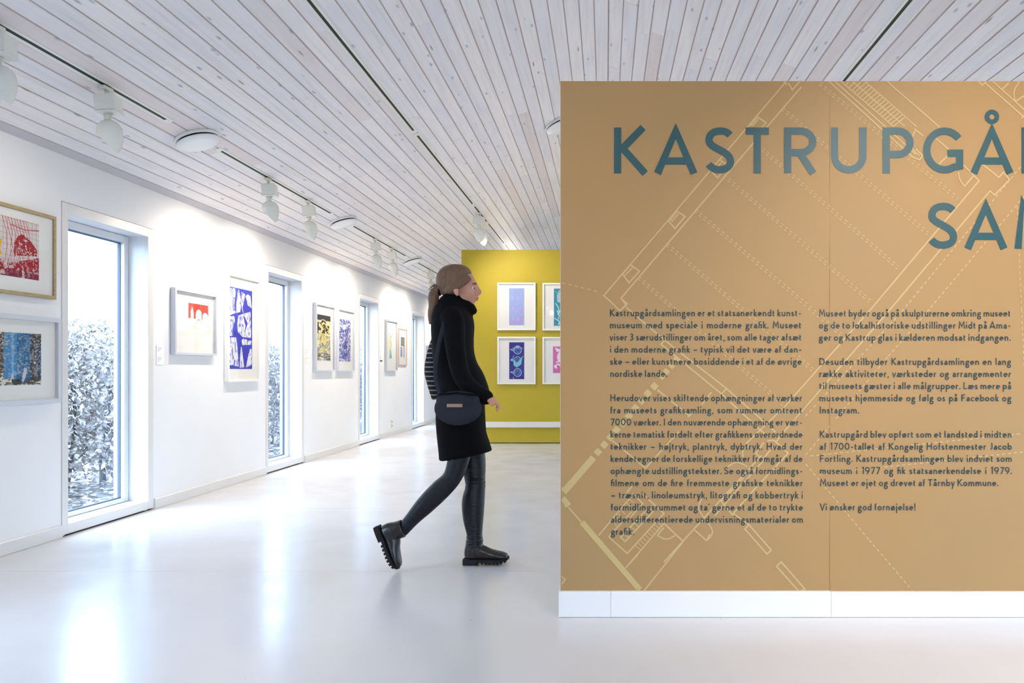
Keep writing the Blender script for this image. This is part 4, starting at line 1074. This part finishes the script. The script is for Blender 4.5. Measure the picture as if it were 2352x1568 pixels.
# ------------------------------------------------------------------ the walking woman
YP = 4.55; SC = YP/F
def q(px, py, dy=0.0): return P(px, py, YP+dy)
def T(*pts):
    """(px, py, ra_px, rb_px[, dy]) in photograph pixels at the person's depth"""
    out = []
    for p in pts:
        dy = p[4] if len(p) > 4 else 0.0; s_ = (YP+dy)/F; out.append((q(p[0], p[1], dy), p[2]*s_, p[3]*s_))
    return catmull(out, 5)
def pball(mb, px, py, ra, rz, rb, dy=0.0): mb.ball(q(px, py, dy), (ra*SC, rb*SC, rz*SC), 20)
M_skin = m_paint('skin', srgb(206,150,128), .5, .03, .35, .03)
M_hair = mat('light brown hair', srgb(128,98,74), .5, .4); nt = NT(M_hair)
hn = noise(nt, nt.mapped((40, 40, 14)), 3, 4); nt.l(nt.mix(hn, srgb(134,104,78), srgb(82,60,46)), nt.b.inputs['Base Color']); nt.bump(hn, .6, .004)
M_jacket = mat('black wool jacket', srgb(9,10,14), .9, .15); nt = NT(M_jacket); nt.bump(noise(nt, nt.pos(), 260, 2), .4, .002)
M_skirt = mat('black knit skirt', srgb(8,8,11), .9, .12); nt = NT(M_skirt); nt.bump(noise(nt, nt.pos(), 200, 2), .4, .002)
M_legs = mat('blue black coated leggings', srgb(12,15,22), .45, .3); nt = NT(M_legs); nt.bump(noise(nt, nt.mapped((20,20,60)), 1.5, 3), .5, .006)
M_boot = mat('black boot leather', srgb(26,24,26), .28, .55); nt = NT(M_boot); nt.bump(noise(nt, nt.pos(), 40, 3), .25, .003)
M_sole = mat('black rubber sole', srgb(24,24,26), .7, .3)
M_bag = mat('charcoal canvas bag', srgb(40,43,52), .85, .2); nt = NT(M_bag); nt.bump(noise(nt, nt.pos(), 180, 2), .5, .002)
M_tan = mat('tan patch for a hand', srgb(150,122,100), .6)
M_metal = mat('steel buckle', srgb(170,175,182), .3, .5, 1.0)
M_stripe = mat('grey striped knit sleeve', (.05,.05,.05,1), .9, .2); nt = NT(M_stripe)
wv = nt.n('ShaderNodeTexWave', wave_type='BANDS', bands_direction='Z'); wv.inputs['Scale'].default_value = 11.5; wv.inputs['Distortion'].default_value = .4
nt.l(nt.pos(), wv.inputs['Vector']); nt.l(nt.mix(nt.ramp(wv.outputs['Fac'], .80, .93), srgb(38,36,40), srgb(150,148,148)), nt.b.inputs['Base Color'])
M_eye = mat('eye white', srgb(232,230,226), .2); M_iris = mat('grey blue iris', srgb(70,84,96), .2); M_lip = mat('lips', srgb(178,104,98), .5); M_brow = mat('brow hair', srgb(104,78,60), .8)

person = empty('person', (q(1085, 1290).x, YP, 0), 'woman walking right in a black jacket, skirt, leggings and ankle boots, hair tied back', 'person')
mb = MB()
# head, facing +X, slightly bowed
pball(mb, 1054, 649, 37, 35, 30); pball(mb, 1071, 660, 24, 27, 25); pball(mb, 1074, 676, 19, 21, 22); pball(mb, 1082, 693, 9, 8, 10); pball(mb, 1067, 687, 17, 11, 20)
mb.tube(T((1090,650,5,5),(1097,664,5,5),(1101,671,6,6.5),(1095,677,4,6)), 10)          # nose
pball(mb, 1093, 684, 5, 3, 8); pball(mb, 1092, 689, 4.5, 2.8, 7); pball(mb, 1087, 647, 7, 4, 17)      # lips, brow ridge
for s_ in (-1, 1):
    pball(mb, 1080, 672, 10, 9, 8, s_*.034); mb.tube(T((1052,660,4,3,s_*.078),(1048,664,7,3,s_*.082),(1048,672,6,3,s_*.08),(1052,679,3.5,3,s_*.075)), 10)   # cheeks, ears
mb.tube(T((1050,682,20,18),(1043,700,18,19),(1038,722,23,30)), 18)                      # neck
mb.tube(T((1036,722,24,44),(1038,740,38,66),(1040,770,40,62),(1044,820,38,50),(1052,862,36,47),(1058,910,44,58),(1062,960,44,60),(1064,985,34,50)), 24)
# arms
AR = [(1042,738,19,19,-.165),(1046,795,17,18,-.19),(1056,850,15,16,-.20),(1070,878,14,15,-.20),(1092,897,12,13,-.18),(1113,910,10,11,-.165)]
AL = [(1036,738,19,19,.165),(1008,795,17,17,.18),(994,846,14,15,.185),(998,880,12,13,.18),(1006,915,9,11,.17)]
mb.tube(T(*AR), 16); mb.tube(T(*AL), 16)
def hand(mb, wx, wy, dy, dx, curl):
    """palm and five fingers, relaxed, pointing along dx, curling down"""
    mb.tube(T((wx,wy,8,10,dy),(wx+dx*8,wy+4,9,12,dy),(wx+dx*18,wy+9,8.5,14,dy),(wx+dx*25,wy+13,6,14,dy)), 12)
    for i, (o, L) in enumerate(((-.026,13),(-.009,16),(.009,15),(.025,11))):
        a = wx+dx*23; b = wy+12
        mb.tube(T((a,b,3.6,3.6,dy+o),(a+dx*L*.45,b+L*.35,3.4,3.4,dy+o*1.05),(a+dx*L*.55,b+L*.85,3.1,3.1,dy+o*1.05),(a+dx*L*(.35-curl*.5),b+L*1.25,2.7,2.7,dy+o)), 8)
    mb.tube(T((wx+dx*6,wy+5,4.4,4.4,dy-.022),(wx+dx*12,wy+14,4,4,dy-.034),(wx+dx*18,wy+20,3.4,3.4,dy-.032)), 8)
hand(mb, 1115, 912, -.165, 1, .5); hand(mb, 1007, 918, .17, .35, .4)
# legs
LS = [(1066,955,32,30,.085),(1078,1010,31,30,.085),(1087,1060,27,27,.07),(1091,1100,22,23,.06),(1092,1118,21,22,.05),(1087,1152,24.5,24,.04),(1087,1190,22,21,.03),(1090,1228,16,16,.022),(1090,1252,12,11,.018),(1091,1268,10,9,.018)]
LT = [(1060,955,30,30,-.085),(1060,1010,26,28,-.09),(1052,1060,23,25,-.10),(1037,1098,20,22,-.105),(1010,1126,22,22,-.11),(978,1158,20.5,21,-.115),(948,1190,15.5,16,-.12),(926,1216,12,11,-.125),(919,1226,9,9,-.125)]
mb.tube(T(*LS), 20); mb.tube(T(*LT), 20)
blob('body', mb, .0058, M_skin, person, 3)
# leggings, a little fuller than the legs
mb = MB(); gr = lambda L, a, b, k=1.6: [(p[0], p[1], p[2]+k, p[3]+k, p[4]) for p in L[a:b]]
mb.tube(T(*([p for p in gr(LS, 0, 8)] + [(1090,1250,17,17,.02)])), 24); mb.tube(T(*([p for p in gr(LT, 0, 7)] + [(922,1220,15,15,-.125)])), 24)
for i, yy in enumerate((1232, 1239, 1246, 1253)): pball(mb, 1090+(i % 2), yy, 19.5-i*.3, 3.4, 19.5, .015)       # bunched at the ankle
for i, (yy, xx) in enumerate(((1098,1091),(1107,1092),(1116,1092))): pball(mb, xx, yy, 24.6, 3.0, 25, .05)
blob('leggings', mb, .006, M_legs, person, 2)
# skirt
mb = MB(); mb.tube(T((1058,872,48,58),(1058,915,54,64),(1058,960,56,67),(1061,1000,56,69),(1067,1030,59,70),(1070,1046,61,70)), 40)
blob('skirt', mb, .008, M_skirt, person, 3)
# jacket: body, stand collar, lapel point, both sleeves ribbed at the hem
mb = MB(); mb.tube(T((1030,694,31,30),(1033,706,38,42),(1036,722,44,62),(1040,745,48,74),(1040,780,47,70),(1042,815,47,64),(1049,850,50,61),(1061,880,54,63),(1067,905,57,66),(1068,920,56,66)), 40)
mb.tube(T((1024,678,19,24),(1032,690,30,30),(1040,706,36,38)), 28)
mb.tube(T((1050,690,14,28),(1068,702,17,26),(1084,712,13,18),(1094,717,5,8)), 18)
gj = lambda L, k: [(p[0], p[1], p[2]+k, p[3]+k, p[4]) for p in L]
mb.tube(T(*([(1030,722,24,22,-.13)] + gj(AR, 6))), 24); pball(mb, 1116, 912, 17, 17, 15, -.165)
blob('jacket', mb, .0075, M_jacket, person, 4)
mb = MB(); mb.tube(T(*([(1034,726,20,20,.14)] + gj(AL, 5))), 24); blob('sleeve', mb, .007, M_stripe, person, 3)['label'] = 'grey sleeve with thin pale stripes'
mb = MB()
for a, b in (((1009,905),(1030,906)), ((1078,921),(1108,915))):
    A_, B_ = q(*a, -.17), q(*b, -.17); mb.tube([(A_ , .0022, .0022), (B_, .0022, .0022)], 6)
mb.build('pocket_zip', M_metal, person)
# hair: cap, drawn back, tied low with a tail falling behind the collar
mb = MB()
mb.tube(T((1078,636,9,15),(1066,627,17,25),(1050,631,27,32),(1037,640,33,34),(1026,652,29,31),(1018,664,19,22)), 24)
pball(mb, 1046, 646, 39, 35, 33.5); pball(mb, 1038, 668, 26, 18, 28)
for s_ in (-1, 1): mb.tube(T((1078,636,9,6,s_*.05),(1066,645,10,5,s_*.072),(1048,656,11,5,s_*.080),(1030,664,11,6,s_*.066)), 12)
mb.tube(T((1018,664,13,13),(1003,668,11,11),(996,680,13,12),(996,700,12,12),(992,722,10,11),(990,745,5,6)), 14)
hair = blob('hair', mb, .0065, M_hair, person, 3)
mb = MB(); R_ = random.Random(3)
for i in range(26):                                                                   # strands around the knot
    a = R_.uniform(0, 2*PI); x, y = 1018+11*math.cos(a), 662+9*math.sin(a); d_ = R_.uniform(-.02, .02)
    mb.tube(T((x,y,1.1,1.1,d_),(x-8-6*R_.random(),y+R_.uniform(-5,4),.9,.9,d_*1.4),(x-18-8*R_.random(),y+R_.uniform(-3,10),.4,.4,d_*1.8)), 5)
mb.build('hair_strands', M_hair, person, 'stuff')
MB().lathe([(.026,-.007),(.030,-.004),(.030,.004),(.026,.007)], 20, Matrix.Translation(q(1010,667)) @ Matrix.Rotation(PI/2, 4, 'Y')).build('hair_tie', M_skirt, person)
for s_ in (-1, 1):
    mb = MB(); mb.ball(q(1085.2, 661.5, s_*.032), (.0125,.0125,.0115), 14); mb.build('eye', M_eye, person)
    mb = MB(); mb.ball(q(1088.8, 661.8, s_*.036), (.0050,.0062,.0065), 10); mb.build('iris', M_iris, person)
    mb = MB(); mb.tube(T((1086,652,1.4,1.4,s_*.046),(1092,650.5,1.7,1.7,s_*.030),(1094,652,1.2,1.2,s_*.014)), 8); mb.build('eyebrow', M_brow, person)
    mb = MB(); mb.tube(T((1080,657.8,1.6,1.6,s_*.044),(1088,657,1.8,1.8,s_*.031),(1087,658.5,1.3,1.3,s_*.018)), 8); mb.build('eyelid', M_skin, person)
mb = MB(); mb.tube(T((1091,685,1.2,1.2,-.017),(1097.6,684.6,1.7,2,0),(1091,685,1.2,1.2,.017)), 8); mb.tube(T((1090,688.3,1.2,1.2,-.014),(1096,688.6,1.9,2,0),(1090,688.3,1.2,1.2,.014)), 8); mb.build('lips', M_lip, person)

# boots
def boot(M, lab=None):
    """local: heel at x=0, toe at x=.262, sole bottom z=0"""
    mb = MB(); V = Vector
    mb.tube(catmull([(V((.022,0,.058)),.032,.030),(V((.060,0,.068)),.042,.038),(V((.105,0,.068)),.043,.039),(V((.150,0,.058)),.033,.043),(V((.195,0,.052)),.026,.046),(V((.232,0,.048)),.022,.042),(V((.255,0,.046)),.013,.028)], 4), 20)
    mb.tube(catmull([(V((.058,0,.040)),.050,.036),(V((.056,0,.070)),.051,.042),(V((.062,0,.105)),.050,.048),(V((.066,0,.148)),.050,.050)], 4), 22)
    for p in range(len(mb.v)): mb.v[p] = M @ Vector(mb.v[p])
    up = blob('boot', mb, .0048, M_boot, person, 2)
    pts = [(.000,.024),(.012,.031),(.04,.035),(.08,.034),(.12,.038),(.16,.044),(.20,.047),(.235,.042),(.256,.026),(.264,.008)]
    ol = [(x, y) for x, y in pts] + [(x, -y) for x, y in reversed(pts)]
    def slab(x0, x1, z0, z1, grow=0):
        o_ = [(min(max(x, x0), x1), y*(1+grow)) for x, y in ol]; n = len(o_)
        lift = lambda x: max(0, (x-.19))**1.5*.75
        vs = [(x, y, z0+(lift(x))) for x, y in o_] + [(x, y, z1+lift(x)) for x, y in o_]
        return vs, [tuple(reversed(range(n))), tuple(range(n, 2*n))] + [(i, (i+1) % n, (i+1) % n+n, i+n) for i in range(n)]
    mb = MB(); vs, fs = slab(-.01, .264, .016, .031, .05); mb.add([M @ Vector(v) for v in vs], fs)
    vs, fs = slab(-.01, .085, .0, .017, .03); mb.add([M @ Vector(v) for v in vs], fs)
    for k in range(7):
        vs, fs = slab(.105+.022*k, .118+.022*k, .006, .017, .03); mb.add([M @ Vector(v) for v in vs], fs)
    so = mb.build('sole', M_sole, None); so.parent = up; so.matrix_parent_inverse = up.matrix_world.inverted() if False else up.matrix_parent_inverse.copy() if False else Matrix.Identity(4)
    mb = MB(); mb.tube(catmull([(Vector((.03,-.033,.092)),.003,.007),(Vector((.06,-.044,.094)),.003,.007),(Vector((.10,-.034,.09)),.003,.007)], 3), 8, True)
    mb.box((.078,-.047,.082), (.096,-.040,.104), bev=.002)
    for p in range(len(mb.v)): mb.v[p] = M @ Vector(mb.v[p])
    st = mb.build('ankle_strap', M_boot, None); st.parent = up
    return up
YF = 4.575
x0 = P(1064, 848, YF).x
boot(Matrix.Translation((x0, YF, .0015)))
# trailing foot: up on its toe
tip = P(908, 1305, YP-.125); tip.z = .006
Rm = Matrix.Rotation(math.radians(68), 4, 'Y'); off = Rm @ Vector((.262, 0, .02))
boot(Matrix.Translation(Vector((tip.x, YP-.125, .008)) - off) @ Rm)

# shoulder bag
bag = empty('shoulder_bag', tuple(q(1052, 945, -.22)), 'charcoal soft shoulder bag with a tan tag hanging at the woman\'s hip', 'bag')
mb = MB(); mb.ball(q(1052, 938, -.238), (.130, .040, .092), 28); mb.ball(q(1052, 918, -.238), (.120, .036, .05), 24); blob('bag_body', mb, .007, M_bag, bag, 3)
mb = MB(); mb.tube([(q(1006,906,-.277),.004,.004),(q(1050,902,-.277),.004,.004),(q(1100,908,-.277),.004,.004)], 8); mb.build('bag_zip', M_skirt, bag)
mb = MB(); mb.box(tuple(q(1026,935,-.281)-Vector((0,.003,0))), tuple(q(1062,927,-.281)+Vector((0,.006,0))), bev=.002); mb.build('tan_patch', M_tan, bag)  # made-up tan patch in place of a hand on the bag
mb = MB(); mb.tube(T((1012,912,5,2.2,-.240),(1000,860,5,2.2,-.240),(1006,800,5,2,-.237),(1018,750,5,2,-.205),(1026,722,6,2,-.13),(1028,708,6,2.5,-.06)), 8); mb.build('shoulder_strap', M_bag, bag)
